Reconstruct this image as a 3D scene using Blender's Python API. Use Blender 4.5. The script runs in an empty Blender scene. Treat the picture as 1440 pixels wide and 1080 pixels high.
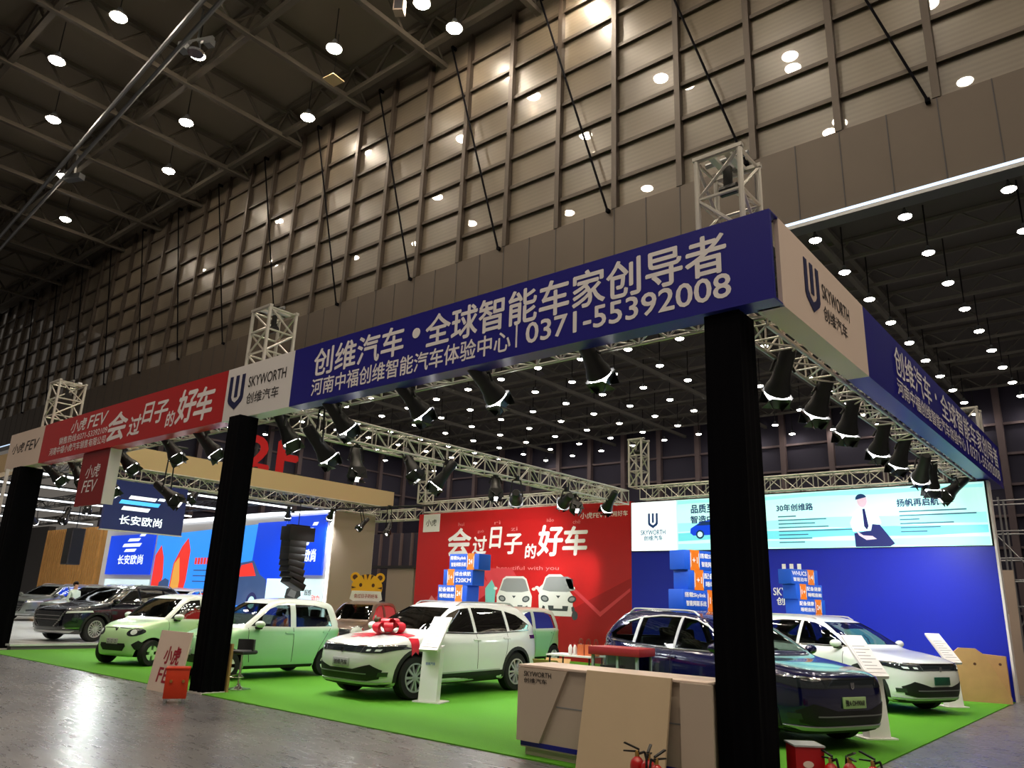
import bpy, bmesh, math, random
from mathutils import Vector, Matrix
from mathutils.bvhtree import BVHTree
random.seed(7)
PI = math.pi
S = bpy.context.scene
COL = S.collection

# ------------------------------------------------------------------ camera, world, exposure
F_PX, YAW, PITCH, ROLL = 1068.636, .702, .282, .038
CAM = Vector((2.953, -7.623, 1.68))
_f = Vector((-math.sin(YAW)*math.cos(PITCH), math.cos(YAW)*math.cos(PITCH), math.sin(PITCH)))
_r0 = Vector((math.cos(YAW), math.sin(YAW), 0)); _u0 = _r0.cross(_f)
_r = math.cos(ROLL)*_r0 + math.sin(ROLL)*_u0
_u = -math.sin(ROLL)*_r0 + math.cos(ROLL)*_u0
cd = bpy.data.cameras.new('camera'); cam = bpy.data.objects.new('camera', cd); COL.objects.link(cam)
cd.sensor_fit = 'HORIZONTAL'; cd.sensor_width = 36; cd.lens = 36*F_PX/1440; cd.clip_end = 400
m = Matrix.Identity(4)
for i in range(3):
    m[i][0], m[i][1], m[i][2], m[i][3] = _r[i], _u[i], -_f[i], CAM[i]
cam.matrix_world = m
S.camera = cam
W = bpy.data.worlds.new('world'); S.world = W; W.use_nodes = True
W.node_tree.nodes['Background'].inputs[0].default_value = (.9, .8, .7, 1)
W.node_tree.nodes['Background'].inputs[1].default_value = .11
S.view_settings.view_transform = 'Standard'; S.view_settings.look = 'None'
S.view_settings.exposure = 0.32; S.view_settings.gamma = 1; S.view_settings.use_curve_mapping = False
S.cycles.use_denoising = True
S.cycles.max_bounces = 6; S.cycles.transparent_max_bounces = 12
S.cycles.caustics_reflective = False; S.cycles.caustics_refractive = False
S.cycles.sample_clamp_indirect = 4

HALL_LAMP = 175       # radiance of the near hall's lamps
FAR_LAMP = 22         # radiance of the far hall's lamps
SPOT_W = 330          # watts of one stage spotlight

# ------------------------------------------------------------------ materials
def lin(c):
    return tuple((x/12.92 if x <= .04045 else ((x+.055)/1.055)**2.4) for x in c)
def hexc(h):
    return lin(tuple(int(h[i:i+2], 16)/255 for i in (0, 2, 4)))
M = {}
def mat(name, h, rough=.5, metal=0, coat=0, emit=0, noise=0, nscale=8, bump=0, spec=.5):
    if name in M: return M[name]
    c = hexc(h) if isinstance(h, str) else h
    mt = bpy.data.materials.new(name); mt.use_nodes = True
    nt = mt.node_tree; b = nt.nodes['Principled BSDF']
    b.inputs['Base Color'].default_value = (*c, 1); b.inputs['Roughness'].default_value = rough
    b.inputs['Metallic'].default_value = metal; b.inputs['Coat Weight'].default_value = coat
    b.inputs['Coat Roughness'].default_value = .04; b.inputs['Specular IOR Level'].default_value = spec
    if emit:
        b.inputs['Emission Color'].default_value = (*c, 1); b.inputs['Emission Strength'].default_value = emit
    if noise or bump:
        tc = nt.nodes.new('ShaderNodeTexCoord'); nz = nt.nodes.new('ShaderNodeTexNoise')
        nz.inputs['Scale'].default_value = nscale; nz.inputs['Detail'].default_value = 6
        nt.links.new(tc.outputs['Object'], nz.inputs['Vector'])
        if noise:
            mx = nt.nodes.new('ShaderNodeMix'); mx.data_type = 'RGBA'
            mx.inputs['A'].default_value = (*[x*(1-noise) for x in c], 1)
            mx.inputs['B'].default_value = (*[min(1, x*(1+noise)) for x in c], 1)
            nt.links.new(nz.outputs['Fac'], mx.inputs['Factor']); nt.links.new(mx.outputs['Result'], b.inputs['Base Color'])
        if bump:
            bp = nt.nodes.new('ShaderNodeBump'); bp.inputs['Strength'].default_value = bump
            bp.inputs['Distance'].default_value = .02
            nt.links.new(nz.outputs['Fac'], bp.inputs['Height']); nt.links.new(bp.outputs['Normal'], b.inputs['Normal'])
    M[name] = mt
    return mt
def glass_mat(name, tint, alpha):
    """thin tinted glass: part see-through, part mirror"""
    mt = bpy.data.materials.new(name); mt.use_nodes = True; nt = mt.node_tree
    for n in list(nt.nodes): nt.nodes.remove(n)
    o = nt.nodes.new('ShaderNodeOutputMaterial'); mx = nt.nodes.new('ShaderNodeMixShader')
    t = nt.nodes.new('ShaderNodeBsdfTransparent'); t.inputs[0].default_value = (*tint, 1)
    g = nt.nodes.new('ShaderNodeBsdfGlossy'); g.inputs['Roughness'].default_value = .03
    fr = nt.nodes.new('ShaderNodeFresnel'); fr.inputs[0].default_value = 1.5
    ad = nt.nodes.new('ShaderNodeMath'); ad.operation = 'ADD'; ad.inputs[1].default_value = alpha
    nt.links.new(fr.outputs[0], ad.inputs[0]); nt.links.new(ad.outputs[0], mx.inputs[0])
    nt.links.new(t.outputs[0], mx.inputs[1]); nt.links.new(g.outputs[0], mx.inputs[2]); nt.links.new(mx.outputs[0], o.inputs[0])
    M[name] = mt; return mt

mat('black_cloth', '030307', 1, spec=.1)
mat('black_metal', '101113', .45)
mat('black_plastic', '0c0d0f', .5)
mat('tyre_rubber', '0e0e0f', .75)
mat('truss_aluminium', 'c6c3bb', .4, .35)
mat('bright_white', 'e9e6e6', .45)
mat('warm_white', 'e8d4c6', .5)
mat('fascia_blue', '1d1a86', .35)
mat('fascia_red', 'bd1a1c', .36)
mat('flag_red', '8e1f22', .5)
mat('letter_white', 'f4f0f2', .5)
mat('letter_navy', '1c2050', .5)
mat('letter_black', '2b2628', .6)
mat('letter_red', 'a3182c', .5)
mat('wall_blue', '0a1fb4', .4)
mat('chrome', 'd8d8d8', .12, 1)
mat('silver_paint', 'b9bcc0', .42, .5)
mat('car_glass_dark', '0a0f12', .04, 0, .5)
mat('lamp_glass', '23282c', .08, 0, .6)
mat('lamp_bright', 'e8eef2', .15, 0, .5)
mat('cabin_grey', '34373a', .8)
mat('seat_leather', '2a2c30', .6)
mat('paint_white', 'e4e8e6', .28, 0, 1)
mat('paint_navy', '080a36', .15, 0, 1)
mat('paint_black_blue', '0b0d1c', .22, .2, 1)
mat('paint_grey', '7d8682', .3, .4, 1)
mat('paint_brown', '6e5c52', .3, .2, 1)
mat('clad_black', '17191a', .6)
mat('plate_grey', 'a9abac', .4)
mat('plate_green', '9fbf86', .4)
mat('plate_dark_green', '0d4a35', .4)
mat('ribbon_red', 'd1152f', .4)
mat('box_blue', '0f55cf', .5)
mat('box_orange', 'ee7a12', .5)
mat('kraft_board', 'b08a58', .7, noise=.15, nscale=5)
mat('counter_beige', 'c2b3a2', .55)
mat('counter_panel', 'c2ae90', .6, noise=.06, nscale=3)
mat('stripe_blue', '12188a', .4)
mat('ext_red', 'b30f12', .3, 0, .5)
mat('box_red', 'b01318', .4)
mat('tail_glass', '4a0a10', .15, 0, .5)
mat('orange_red', 'cf3a14', .45)
mat('brass', 'c9a15a', .3, .9)
mat('beige_band', 'cdb38a', .7)
mat('wood_slat', 'b98a4e', .6, noise=.25, nscale=3)
mat('dark_wall', '2c2a2e', .7)
mat('tan_side', 'a8988a', .7)
mat('steel_beam', '77736b', .7)
mat('roof_steel', '4a4339', .8)
mat('mullion', '382f27', .5, .3)
mat('spandrel', '42382e', .55, .2, noise=.1, nscale=.6)
mat('near_ceiling', '716759', .9)
mat('far_ceiling', '6a6664', .9)
mat('far_wall', '332f40', .8)
mat('far_mullion', '6a5a5c', .7)
mat('tiger_yellow', 'e3a51e', .5)
mat('tiger_brown', '4c2a17', .5)
mat('skin', 'c99b82', .6)
mat('hair', '1b1614', .7)
mat('shirt_mint', 'cfe3d4', .7)
mat('trousers_dark', '1b1c22', .8)
mat('shirt_dark', '22242c', .8)
mat('hall_light', (1, .85, .66), emit=HALL_LAMP)
mat('far_light', (1, .93, .80), emit=FAR_LAMP*2)
mat('spot_light_face', (1, .98, .95), emit=12)
mat('led_strip', (.9, .96, 1), emit=2.2)
mat('cold_strip', (.55, .72, .95), emit=.9)
mat('showcase_glow', 'cfe6ea', emit=.7)
mat('screen_white', 'f2fbff', .3, emit=0.78)
mat('screen_cyan', '98e6e4', .3, emit=0.78)
mat('screen_cyan_pale', 'bdf0ea', .3, emit=0.78)
mat('screen_teal', '6bcfda', .3, emit=0.78)
mat('screen_navy', '17325c', .3, emit=0.66)
mat('screen_blue', '0d3fd0', .3, emit=0.74)
mat('screen_sky', '2f8df2', .3, emit=0.78)
mat('screen_ink', '3b6a80', .3, emit=0.66)
mat('screen_red', 'e0362e', .3, emit=0.74)
mat('screen_amber', 'e0a24a', .3, emit=0.66)
mat('screen_dusk', '39507a', .3, emit=0.66)
mat('screen_skin', 'c9b0c0', .3, emit=0.66)
mat('screen_shirt', 'd5efe8', .3, emit=0.70)
mat('screen_suit', '141c5a', .3, emit=0.57)
mat('sign_navy', '20264a', .3, emit=0.66)
mat('sign_cyan', '4fb9ff', .3, emit=0.90)
mat('print_red_dark', 'a31218', .5)
mat('print_red_light', 'd2414a', .5)
mat('print_pink', 'e58a8c', .5)
mat('print_grey', '8d8f90', .5)
mat('print_dark', '3c4245', .5)
mat('print_car_white', 'dcdcd8', .5)
mat('print_teal', '79c4bd', .5)
mat('cabinet_red', '8f1b22', .5)
mat('cabinet_glass_frame', '8f9a96', .4)
mat('bag_orange', 'c8673a', .6)
mat('bottle_white', 'dedad6', .5)
mat('grey_metal', '8b8d90', .4, .6)
mat('plain_grey', '77777a', .7)
glass_mat('car_glass', (.42, .50, .48), .03)
glass_mat('cabinet_glass', (.75, .85, .82), .05)

def two_tone(name, top, low, z0, z1):
    mt = bpy.data.materials.new(name); mt.use_nodes = True; nt = mt.node_tree; b = nt.nodes['Principled BSDF']
    b.inputs['Roughness'].default_value = .28; b.inputs['Coat Weight'].default_value = 1; b.inputs['Coat Roughness'].default_value = .04
    tc = nt.nodes.new('ShaderNodeTexCoord'); sp = nt.nodes.new('ShaderNodeSeparateXYZ'); mr = nt.nodes.new('ShaderNodeMapRange')
    mr.inputs['From Min'].default_value = z0; mr.inputs['From Max'].default_value = z1
    mx = nt.nodes.new('ShaderNodeMix'); mx.data_type = 'RGBA'
    mx.inputs['A'].default_value = (*hexc(low), 1); mx.inputs['B'].default_value = (*hexc(top), 1)
    L = nt.links.new
    L(tc.outputs['Object'], sp.inputs[0]); L(sp.outputs['Z'], mr.inputs['Value']); L(mr.outputs[0], mx.inputs['Factor'])
    L(mx.outputs['Result'], b.inputs['Base Color']); M[name] = mt
two_tone('paint_green', 'e6eee6', '9fd8a0', .93, 1.03)
two_tone('paint_mint', 'e6eee6', 'b5dba4', .96, 1.06)

# polished concrete with scuffs
mt = mat('concrete', '6c6e72', .3); nt = mt.node_tree; b = nt.nodes['Principled BSDF']; L = nt.links.new
tc = nt.nodes.new('ShaderNodeTexCoord')
n1 = nt.nodes.new('ShaderNodeTexNoise'); n1.inputs['Scale'].default_value = .7; n1.inputs['Detail'].default_value = 8
mp = nt.nodes.new('ShaderNodeMapping'); mp.inputs['Scale'].default_value = (1.2, 6, 1); mp.inputs['Rotation'].default_value = (0, 0, .7)
n2 = nt.nodes.new('ShaderNodeTexNoise'); n2.inputs['Scale'].default_value = 2.2; n2.inputs['Detail'].default_value = 9; n2.inputs['Roughness'].default_value = .7
L(tc.outputs['Object'], n1.inputs['Vector']); L(tc.outputs['Object'], mp.inputs[0]); L(mp.outputs[0], n2.inputs['Vector'])
mx = nt.nodes.new('ShaderNodeMix'); mx.data_type = 'RGBA'; mx.inputs['A'].default_value = (*hexc('55555a'), 1); mx.inputs['B'].default_value = (*hexc('7c7b7c'), 1)
ml = nt.nodes.new('ShaderNodeMath'); ml.operation = 'MULTIPLY_ADD'; ml.inputs[1].default_value = .35; L(n2.outputs[0], ml.inputs[0]); L(n1.outputs[0], ml.inputs[2])
mr0 = nt.nodes.new('ShaderNodeMapRange'); mr0.inputs[1].default_value = .45; mr0.inputs[2].default_value = .95; L(ml.outputs[0], mr0.inputs[0])
L(mr0.outputs[0], mx.inputs['Factor']); L(mx.outputs['Result'], b.inputs['Base Color'])
mr1 = nt.nodes.new('ShaderNodeMapRange'); mr1.inputs[3].default_value = .14; mr1.inputs[4].default_value = .44; L(n2.outputs[0], mr1.inputs[0]); L(mr1.outputs[0], b.inputs['Roughness'])
bp = nt.nodes.new('ShaderNodeBump'); bp.inputs['Strength'].default_value = .09; bp.inputs['Distance'].default_value = .02; L(n2.outputs[0], bp.inputs['Height']); L(bp.outputs[0], b.inputs['Normal'])
# artificial turf
mt = mat('turf', '4c940a', .85, noise=.22, nscale=90, bump=.6)
# curtain wall glass: dark coated panes, each tilted a hair; fine corrugation behind
mt = mat('curtain_glass', '86745e', .34, coat=1, spec=.5); nt = mt.node_tree; b = nt.nodes['Principled BSDF']; L = nt.links.new; b.inputs['Coat Roughness'].default_value = .012; b.inputs['Coat IOR'].default_value = 1.6
tc = nt.nodes.new('ShaderNodeTexCoord'); wv = nt.nodes.new('ShaderNodeTexWave'); wv.bands_direction = 'Z'; wv.inputs['Scale'].default_value = 1.6
n1 = nt.nodes.new('ShaderNodeTexNoise'); n1.inputs['Scale'].default_value = .3; n1.inputs['Detail'].default_value = 2
L(tc.outputs['Object'], wv.inputs[0]); L(tc.outputs['Object'], n1.inputs['Vector'])
ml = nt.nodes.new('ShaderNodeMath'); ml.operation = 'MULTIPLY_ADD'; ml.inputs[1].default_value = .12
L(wv.outputs['Fac'], ml.inputs[0]); L(n1.outputs[0], ml.inputs[2])
mx = nt.nodes.new('ShaderNodeMix'); mx.data_type = 'RGBA'; mx.inputs['A'].default_value = (*hexc('383129'), 1); mx.inputs['B'].default_value = (*hexc('706657'), 1)
L(ml.outputs[0], mx.inputs['Factor']); L(mx.outputs['Result'], b.inputs['Base Color'])

# ------------------------------------------------------------------ mesh helpers
def bm_new(): return bmesh.new()
def add_box(bm, c, s, rot=None, bevel=0):
    r = bmesh.ops.create_cube(bm, size=1)
    mtx = Matrix.Translation(c) @ (rot.to_4x4() if rot else Matrix.Identity(4)) @ Matrix.Diagonal((*s, 1))
    bmesh.ops.transform(bm, matrix=mtx, verts=r['verts'])
    if bevel:
        es = list({e for v in r['verts'] for e in v.link_edges})
        bmesh.ops.bevel(bm, geom=es, offset=bevel, segments=2, affect='EDGES', profile=.5)
def bx(x0, x1, y0, y1, z0, z1, bevel=0):
    bm = bm_new(); add_box(bm, ((x0+x1)/2, (y0+y1)/2, (z0+z1)/2), (x1-x0, y1-y0, z1-z0), None, bevel); return bm
def frame_of(d):
    d = d.normalized(); a = Vector((0, 0, 1)) if abs(d.z) < .95 else Vector((1, 0, 0))
    u = d.cross(a).normalized(); return u, d.cross(u)
def add_tube(bm, p, q, r, n=8, r2=None):
    p, q = Vector(p), Vector(q); r2 = r if r2 is None else r2
    u, v = frame_of(q-p)
    A = [bm.verts.new(p + (u*math.cos(2*PI*i/n)+v*math.sin(2*PI*i/n))*r) for i in range(n)]
    B = [bm.verts.new(q + (u*math.cos(2*PI*i/n)+v*math.sin(2*PI*i/n))*r2) for i in range(n)]
    for i in range(n): bm.faces.new((A[i], A[(i+1) % n], B[(i+1) % n], B[i]))
    bm.faces.new(A[::-1]); bm.faces.new(B)
def add_path(bm, pts, r, n=8):
    for a, b in zip(pts, pts[1:]): add_tube(bm, a, b, r, n)
def add_lathe(bm, prof, n=24, mtx=None):
    """prof: (radius, z) from bottom to top, closed with caps"""
    rings = []
    for r, z in prof:
        rings.append([bm.verts.new(((mtx or Matrix.Identity(4)) @ Vector((r*math.cos(2*PI*i/n), r*math.sin(2*PI*i/n), z)))) for i in range(n)])
    for a, b in zip(rings, rings[1:]):
        for i in range(n): bm.faces.new((a[i], a[(i+1) % n], b[(i+1) % n], b[i]))
    bm.faces.new(rings[0][::-1]); bm.faces.new(rings[-1])
def add_prism(bm, pts, o, ux, uy, un, t):
    """polygon pts in plane (o,ux,uy), thickness t along un"""
    o, ux, uy, un = map(Vector, (o, ux, uy, un))
    A = [bm.verts.new(o+ux*x+uy*y) for x, y in pts]; B = [bm.verts.new(o+ux*x+uy*y+un*t) for x, y in pts]
    n = len(pts); bm.faces.new(A[::-1]); bm.faces.new(B)
    for i in range(n): bm.faces.new((A[i], A[(i+1) % n], B[(i+1) % n], B[i]))
def obj(name, bm, mtl, parent=None, smooth=True, angle=35, loc=None):
    bmesh.ops.recalc_face_normals(bm, faces=bm.faces)
    me = bpy.data.meshes.new(name); bm.to_mesh(me); bm.free()
    if isinstance(mtl, (list, tuple)):
        for x in mtl: me.materials.append(M[x])
    else: me.materials.append(M[mtl] if isinstance(mtl, str) else mtl)
    if smooth:
        me.shade_smooth(); me.set_sharp_from_angle(angle=math.radians(angle))
    o = bpy.data.objects.new(name, me); COL.objects.link(o)
    if parent: o.parent = parent
    if loc: o.location = loc
    return o
def tag(o, label, cat, group=None, kind=None):
    o['label'] = label; o['category'] = cat
    if group: o['group'] = group
    if kind: o['kind'] = kind
    return o
def thing(name, label, cat, loc=(0, 0, 0), rotz=0, group=None):
    o = bpy.data.objects.new(name, None); COL.objects.link(o); o.empty_display_size = .1
    o.location = loc; o.rotation_euler = (0, 0, rotz); return tag(o, label, cat, group)
def struct(name, bm, mtl, **k):
    o = obj(name, bm, mtl, smooth=False, **k); o['kind'] = 'structure'; return o
def dup(root, label=None, group=None):
    r = root.copy(); COL.objects.link(r)
    if label: r['label'] = label
    if group: r['group'] = group
    for ch in list(root.children):
        c = ch.copy(); COL.objects.link(c); c.parent = r
        for g in list(ch.children):
            d = g.copy(); COL.objects.link(d); d.parent = c
    return r
ORD = ['first', 'second', 'third', 'fourth', 'fifth', 'sixth', 'seventh', 'eighth', 'ninth', 'tenth', 'eleventh', 'twelfth', 'thirteenth', 'fourteenth', 'fifteenth', 'sixteenth']
X, Y, Z = Vector((1, 0, 0)), Vector((0, 1, 0)), Vector((0, 0, 1))

# ------------------------------------------------------------------ lettering
_txt = {}
def glyph_mesh(s, shear=0):
    k = (s, shear)
    if k in _txt: return _txt[k]
    c = bpy.data.curves.new('text', 'FONT'); c.body = s; c.resolution_u = 3; c.shear = shear
    o = bpy.data.objects.new('text', c); COL.objects.link(o)
    dg = bpy.context.evaluated_depsgraph_get(); me = bpy.data.meshes.new_from_object(o.evaluated_get(dg))
    V = [v.co.copy() for v in me.vertices]; P = [list(p.vertices) for p in me.polygons]
    bpy.data.objects.remove(o); bpy.data.curves.remove(c); bpy.data.meshes.remove(me)
    x0, x1 = min(v.x for v in V), max(v.x for v in V); y0, y1 = min(v.y for v in V), max(v.y for v in V)
    _txt[k] = ([((v.x-x0)/(x1-x0), (v.y-y0)/(y1-y0)) for v in V], P, (x1-x0)/(y1-y0)); return _txt[k]
def add_text(bm, s, o, ux, uz, w, h, bold=.02, shear=0, off=.004):
    """letters filling the box w x h whose lower left corner is o"""
    V, P, asp = glyph_mesh(s, shear); o, ux, uz = Vector(o), Vector(ux), Vector(uz); n = ux.cross(uz)
    b = bold*h
    for i, (dx, dy) in enumerate(((0, 0), (b, 0), (-b, 0), (0, b), (0, -b), (b*.7, b*.7), (-b*.7, -b*.7)) if bold else ((0, 0),)):
        vs = [bm.verts.new(o + ux*(x*w+dx) + uz*(y*h+dy) + n*(off+.0003*i)) for x, y in V]
        for p in P:
            try: bm.faces.new([vs[k] for k in p])
            except ValueError: pass
def text(s, o, ux, uz, w, h, mtl, parent, bold=.02, shear=0, off=.004, name='lettering'):
    bm = bm_new(); add_text(bm, s, o, ux, uz, w, h, bold, shear, off)
    me = bpy.data.meshes.new(name); bm.to_mesh(me); bm.free(); me.materials.append(M[mtl])
    ob = bpy.data.objects.new(name, me); COL.objects.link(ob); ob.parent = parent; return ob
def u_logo(o, ux, uz, w, h, mtl, parent, off=.004):
    """shield shaped emblem of three upright bars joined at the foot"""
    bm = bm_new(); o, ux, uz = Vector(o), Vector(ux), Vector(uz); n = ux.cross(uz); o = o+n*off
    t = .2
    outer = [(0, 1), (0, .30), (.08, .2), (.5, 0), (.92, .2), (1, .30), (1, 1), (1-t, 1), (1-t, .38), (.70, .28), (.5, .2), (.30, .28), (t, .38), (t, 1)]
    add_prism(bm, [(x*w, y*h) for x, y in outer], o, ux, uz, n, .006)
    add_prism(bm, [(.4*w, .36*h), (.6*w, .36*h), (.6*w, h), (.4*w, h)], o, ux, uz, n, .006)
    return obj('emblem', bm, mtl, parent, smooth=False)

# ------------------------------------------------------------------ hall shell
Yw = 17.0; ZB0, ZB1, ZT = 14.75, 17.78, 31.3; XL, XR = -96, 40
struct('floor', bx(-110, 45, -45, 62, -.3, 0), 'concrete')
# near hall: curtain wall
struct('wall_spandrel', bx(XL, XR, Yw-.25, Yw+.25, ZB0, ZB1), 'spandrel')
bm = bm_new()
for i in range(-8, 56): add_box(bm, (-.3-1.515*i, Yw-.255, (ZB0+ZB1)/2), (.035, .02, ZB1-ZB0))
struct('wall_spandrel_joint', bm, 'dark_wall')
struct('trim_1', bx(XL, XR, Yw-.33, Yw-.2, ZB0-.06, ZB0+.04), 'cold_strip')
struct('trim_2', bx(XL, XR, Yw-.33, Yw+.3, ZB0-.2, ZB0-.07), 'grey_metal')
rows = [17.78, 19.2, 20.86, 22.5, 24.2, 25.94, 27.75, 29.5, 31.3]
bm = bm_new()
for i in range(-13, 32):
    x1 = -.3-3.03*i; x0 = x1-3.03
    for z0, z1 in zip(rows, rows[1:]):
        a, b2 = random.uniform(-.006, .006), random.uniform(-.006, .006)
        vs = [bm.verts.new((x, Yw+a*(x-x0-1.5)+b2*(z-z0-.8), z)) for x, z in ((x0, z0), (x1, z0), (x1, z1), (x0, z1))]
        bm.faces.new(vs)
struct('window_1', bm, 'curtain_glass')
for i in range(-13, 32):
    struct('wall_mullion', bx(-.3-3.03*i-.12, -.3-3.03*i+.12, Yw-.28, Yw-.02, ZB1, ZT), 'mullion')
for z in rows[1:]:
    struct('wall_transom', bx(XL, XR, Yw-.16, Yw-.02, z-.09, z+.09), 'mullion')
for i in range(-3, 13):       # thin brace cables down the face of the wall
    bm = bm_new(); x = -6.6-6.06*i
    add_tube(bm, (x, Yw-.40, 17.7), (x-4.05, Yw-.40, 31), .05, 6); add_box(bm, (x, Yw-.345, 17.7), (.14, .18, .14)); add_box(bm, (x-4.05, Yw-.25, 31.05), (.14, .34, .14))
    tag(obj('brace_cable', bm, 'black_cloth'), 'slanting dark brace cable on the gridded glass wall', 'cable', 'brace cables across the glass wall')
# near ceiling with its beams
struct('wall_head', bx(XL, XR, Yw-.1, Yw+.2, ZT, 32.6), 'roof_steel')
struct('ceiling_near', bx(XL, XR, -45, Yw+.3, 32.6, 32.9), 'near_ceiling')
for y in (15.35, 8.85, 1.6, -4.2, -10.5):
    bm = bm_new(); add_box(bm, (-28, y, 30.5), (136, .3, .3)); add_box(bm, (-28, y, 32.3), (136, .3, .3))
    for k in range(40):
        x = -96+3.4*k; add_tube(bm, (x, y, 30.5), (x+1.7, y, 32.3), .1, 5); add_tube(bm, (x+1.7, y, 32.3), (x+3.4, y, 30.5), .1, 5)
    struct('ceiling_truss', bm, 'roof_steel')
for k in range(-3, 10):
    bm = bm_new(); x = -23.6-6.6*k
    add_box(bm, (x, -14, 30.4), (.28, 62, .28)); add_box(bm, (x, -14, 32.2), (.28, 62, .28))
    for j in range(20):
        y = -45+3.1*j; add_tube(bm, (x, y, 30.4), (x, y+1.55, 32.2), .09, 5); add_tube(bm, (x, y+1.55, 32.2), (x, y+3.1, 30.4), .09, 5)
    struct('ceiling_beam', bm, 'roof_steel')
for dx in (0, 1.2):
    bm = bm_new(); add_tube(bm, (-75-dx, 9.4+dx*.6, 29.6), (-24-dx, 5.2+dx*.6, 29.6), .13, 8)
    tag(obj('ceiling_pipe', bm, 'grey_metal'), ('upper' if dx else 'lower') + ' of two long pale pipes under the near ceiling', 'pipe')
# far hall
Yf, XW, ZF = 50.5, -58, 17.0
struct('ceiling_far', bx(XW-.3, 45, Yw+.25, Yf+.3, ZF, ZF+.3), 'far_ceiling')
for j in range(10):
    bm = bm_new(); y = 18.84+3.42*j+1.2
    add_box(bm, (-8, y, 16.1), (100, .14, .14)); add_box(bm, (-8, y, 16.9), (100, .14, .14))
    for k in range(50):
        x = -58+2*k; add_tube(bm, (x, y, 16.1), (x+1, y, 16.9), .04, 4); add_tube(bm, (x+1, y, 16.9), (x+2, y, 16.1), .04, 4)
    struct('ceiling_joist', bm, 'steel_beam')
for k in range(12):
    bm = bm_new(); x = 22.5-7*k
    add_box(bm, (x, 33.8, 15.9), (.22, 33, .22)); add_box(bm, (x, 33.8, 16.9), (.22, 33, .2))
    struct('ceiling_girder', bm, 'steel_beam')
struct('wall_far', bx(XW, 45, Yf, Yf+.3, 0, ZF), 'far_wall')
struct('wall_left', bx(XW-.3, XW, Yw, Yf+.3, 0, ZF), 'far_wall')
for i in range(26):
    struct('wall_far_mullion', bx(XW+3.6*i, XW+3.6*i+.4, Yf-.4, Yf, 0, ZF), 'far_mullion')
for i in range(10):
    struct('wall_left_mullion', bx(XW, XW+.4, Yw+3.3*i, Yw+3.3*i+.4, 0, ZF), 'far_mullion')
for z in (2.2, 4.2, 6.2, 8.2, 10.2, 12.2, 14.2):
    struct('wall_far_rail', bx(XW, 45, Yf-.25, Yf, z, z+.16), 'far_mullion')
    struct('wall_left_rail', bx(XW, XW+.25, Yw, Yf, z, z+.16), 'far_mullion')

# ceiling lamps (each an own thing with rod, shade and glowing lens)
def lamp_proto(name, label, r, rod, lens, group):
    t = thing(name, label, 'ceiling lamp', (0, 0, 0), 0, group)
    bm = bm_new(); add_tube(bm, (0, 0, .4*r), (0, 0, rod), .03, 5); obj('rod', bm, 'black_metal', t)
    bm = bm_new(); add_lathe(bm, [(r*1.12, -.05*r), (r*1.12, .1*r), (r*.7, .55*r), (r*.35, .9*r), (r*.3, 1.3*r)], 16); obj('lamp_shade', bm, 'grey_metal', t)
    bm = bm_new(); add_lathe(bm, [(r*.3, -.42*r), (r*.7, -.32*r), (r*.95, -.16*r), (r, -.06*r)], 16); obj('lens', bm, lens, t)
    return t
near = lamp_proto('high_bay_lamp', 'warm round lamp hanging under the tall dark near ceiling', .40, 2.6, 'hall_light', 'lamps of the near hall')
spots = [(-40.36, 3.06), (-46.57, 5.15), (-53.41, 8.36), (-60.36, 11.1), (-39.94, 10.46), (-46.41, 12.58), (-27.01, 11.96), (-33.27, 14.79)]
spots += [(-14.3, 15.9), (-14.4, 14.4), (-20.8, 14.8), (-20.9, 12.6), (-14.3, 9.5), (-20.6, 7.5), (-13.4, 8.1), (-7.9, 7.0), (-8.1, 6.0), (-1.4, 6.5), (-21.2, 5.3), (-7.8, -.2), (-8.6, -.95), (-1.4, -.9), (-20.8, .2), (-27, .4), (-33.5, 7.7), (-34.1, 3.7), (5, 6.5), (5, -.9), (11.4, 6.5), (11.4, -.9), (-1.4, -8), (5, -8), (11.4, -8), (-7.8, -8), (-14.3, -8), (-20.8, -8), (-27, -8), (-14.3, -.4)] + [(x, y) for x in (17.8, 24.2, 30.6) for y in (13.5, 6.5, -.9, -8)] + [(x, y) for x in (-14.3, -7.8, -1.4, 5, 11.4, 17.8) for y in (-15.5, -23)] + [(11.4, 13.5)]
for i, (x, y) in enumerate(spots):
    o = near if i == 0 else dup(near); o.location = (x, y, 30)
def hidden(p):
    d = p-CAM
    if d.dot(_f) < 1: return True
    px, py = 720+F_PX*d.dot(_r)/d.dot(_f), 540-F_PX*d.dot(_u)/d.dot(_f)
    if not (-90 < px < 1530 and -40 < py < 720): return True
    if d.y > 0:
        t = -CAM.y/d.y; q = CAM+d*t
        if t < 1 and -23 < q.x < -.2 and 5.05 < q.z < 5.95: return True
        t = (13.5-CAM.y)/d.y; q = CAM+d*t
        if t < 1 and -19.4 < q.x < 0 and q.z < 4.8: return True
        t = (Yw-CAM.y)/d.y; q = CAM+d*t
        if t < 1 and q.z > ZB0+.05: return True
    if d.x < 0:
        t = -CAM.x/d.x; q = CAM+d*t
        if t < 1 and .3 < q.y < 14.5 and 5.05 < q.z < 5.95: return True
    return False
far = lamp_proto('pendant_lamp', 'small round white lamp in the lamp grid under the far ceiling', .21, 2.0, 'far_light', 'lamps of the far hall')
first = True
for j in range(10):
    for k in range(-6, 17):
        ke = k if k < 6 else 6+(k-6)*1.1+max(0, k-8)*.07; p = Vector((-5.03-3.04*ke, 18.84+3.42*j+max(0, ke-6)*.55, 15))
        if p.x < XW+.8 or p.y > Yf-.8 or hidden(p): continue
        o = far if first else dup(far); first = False; o.location = p

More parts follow.
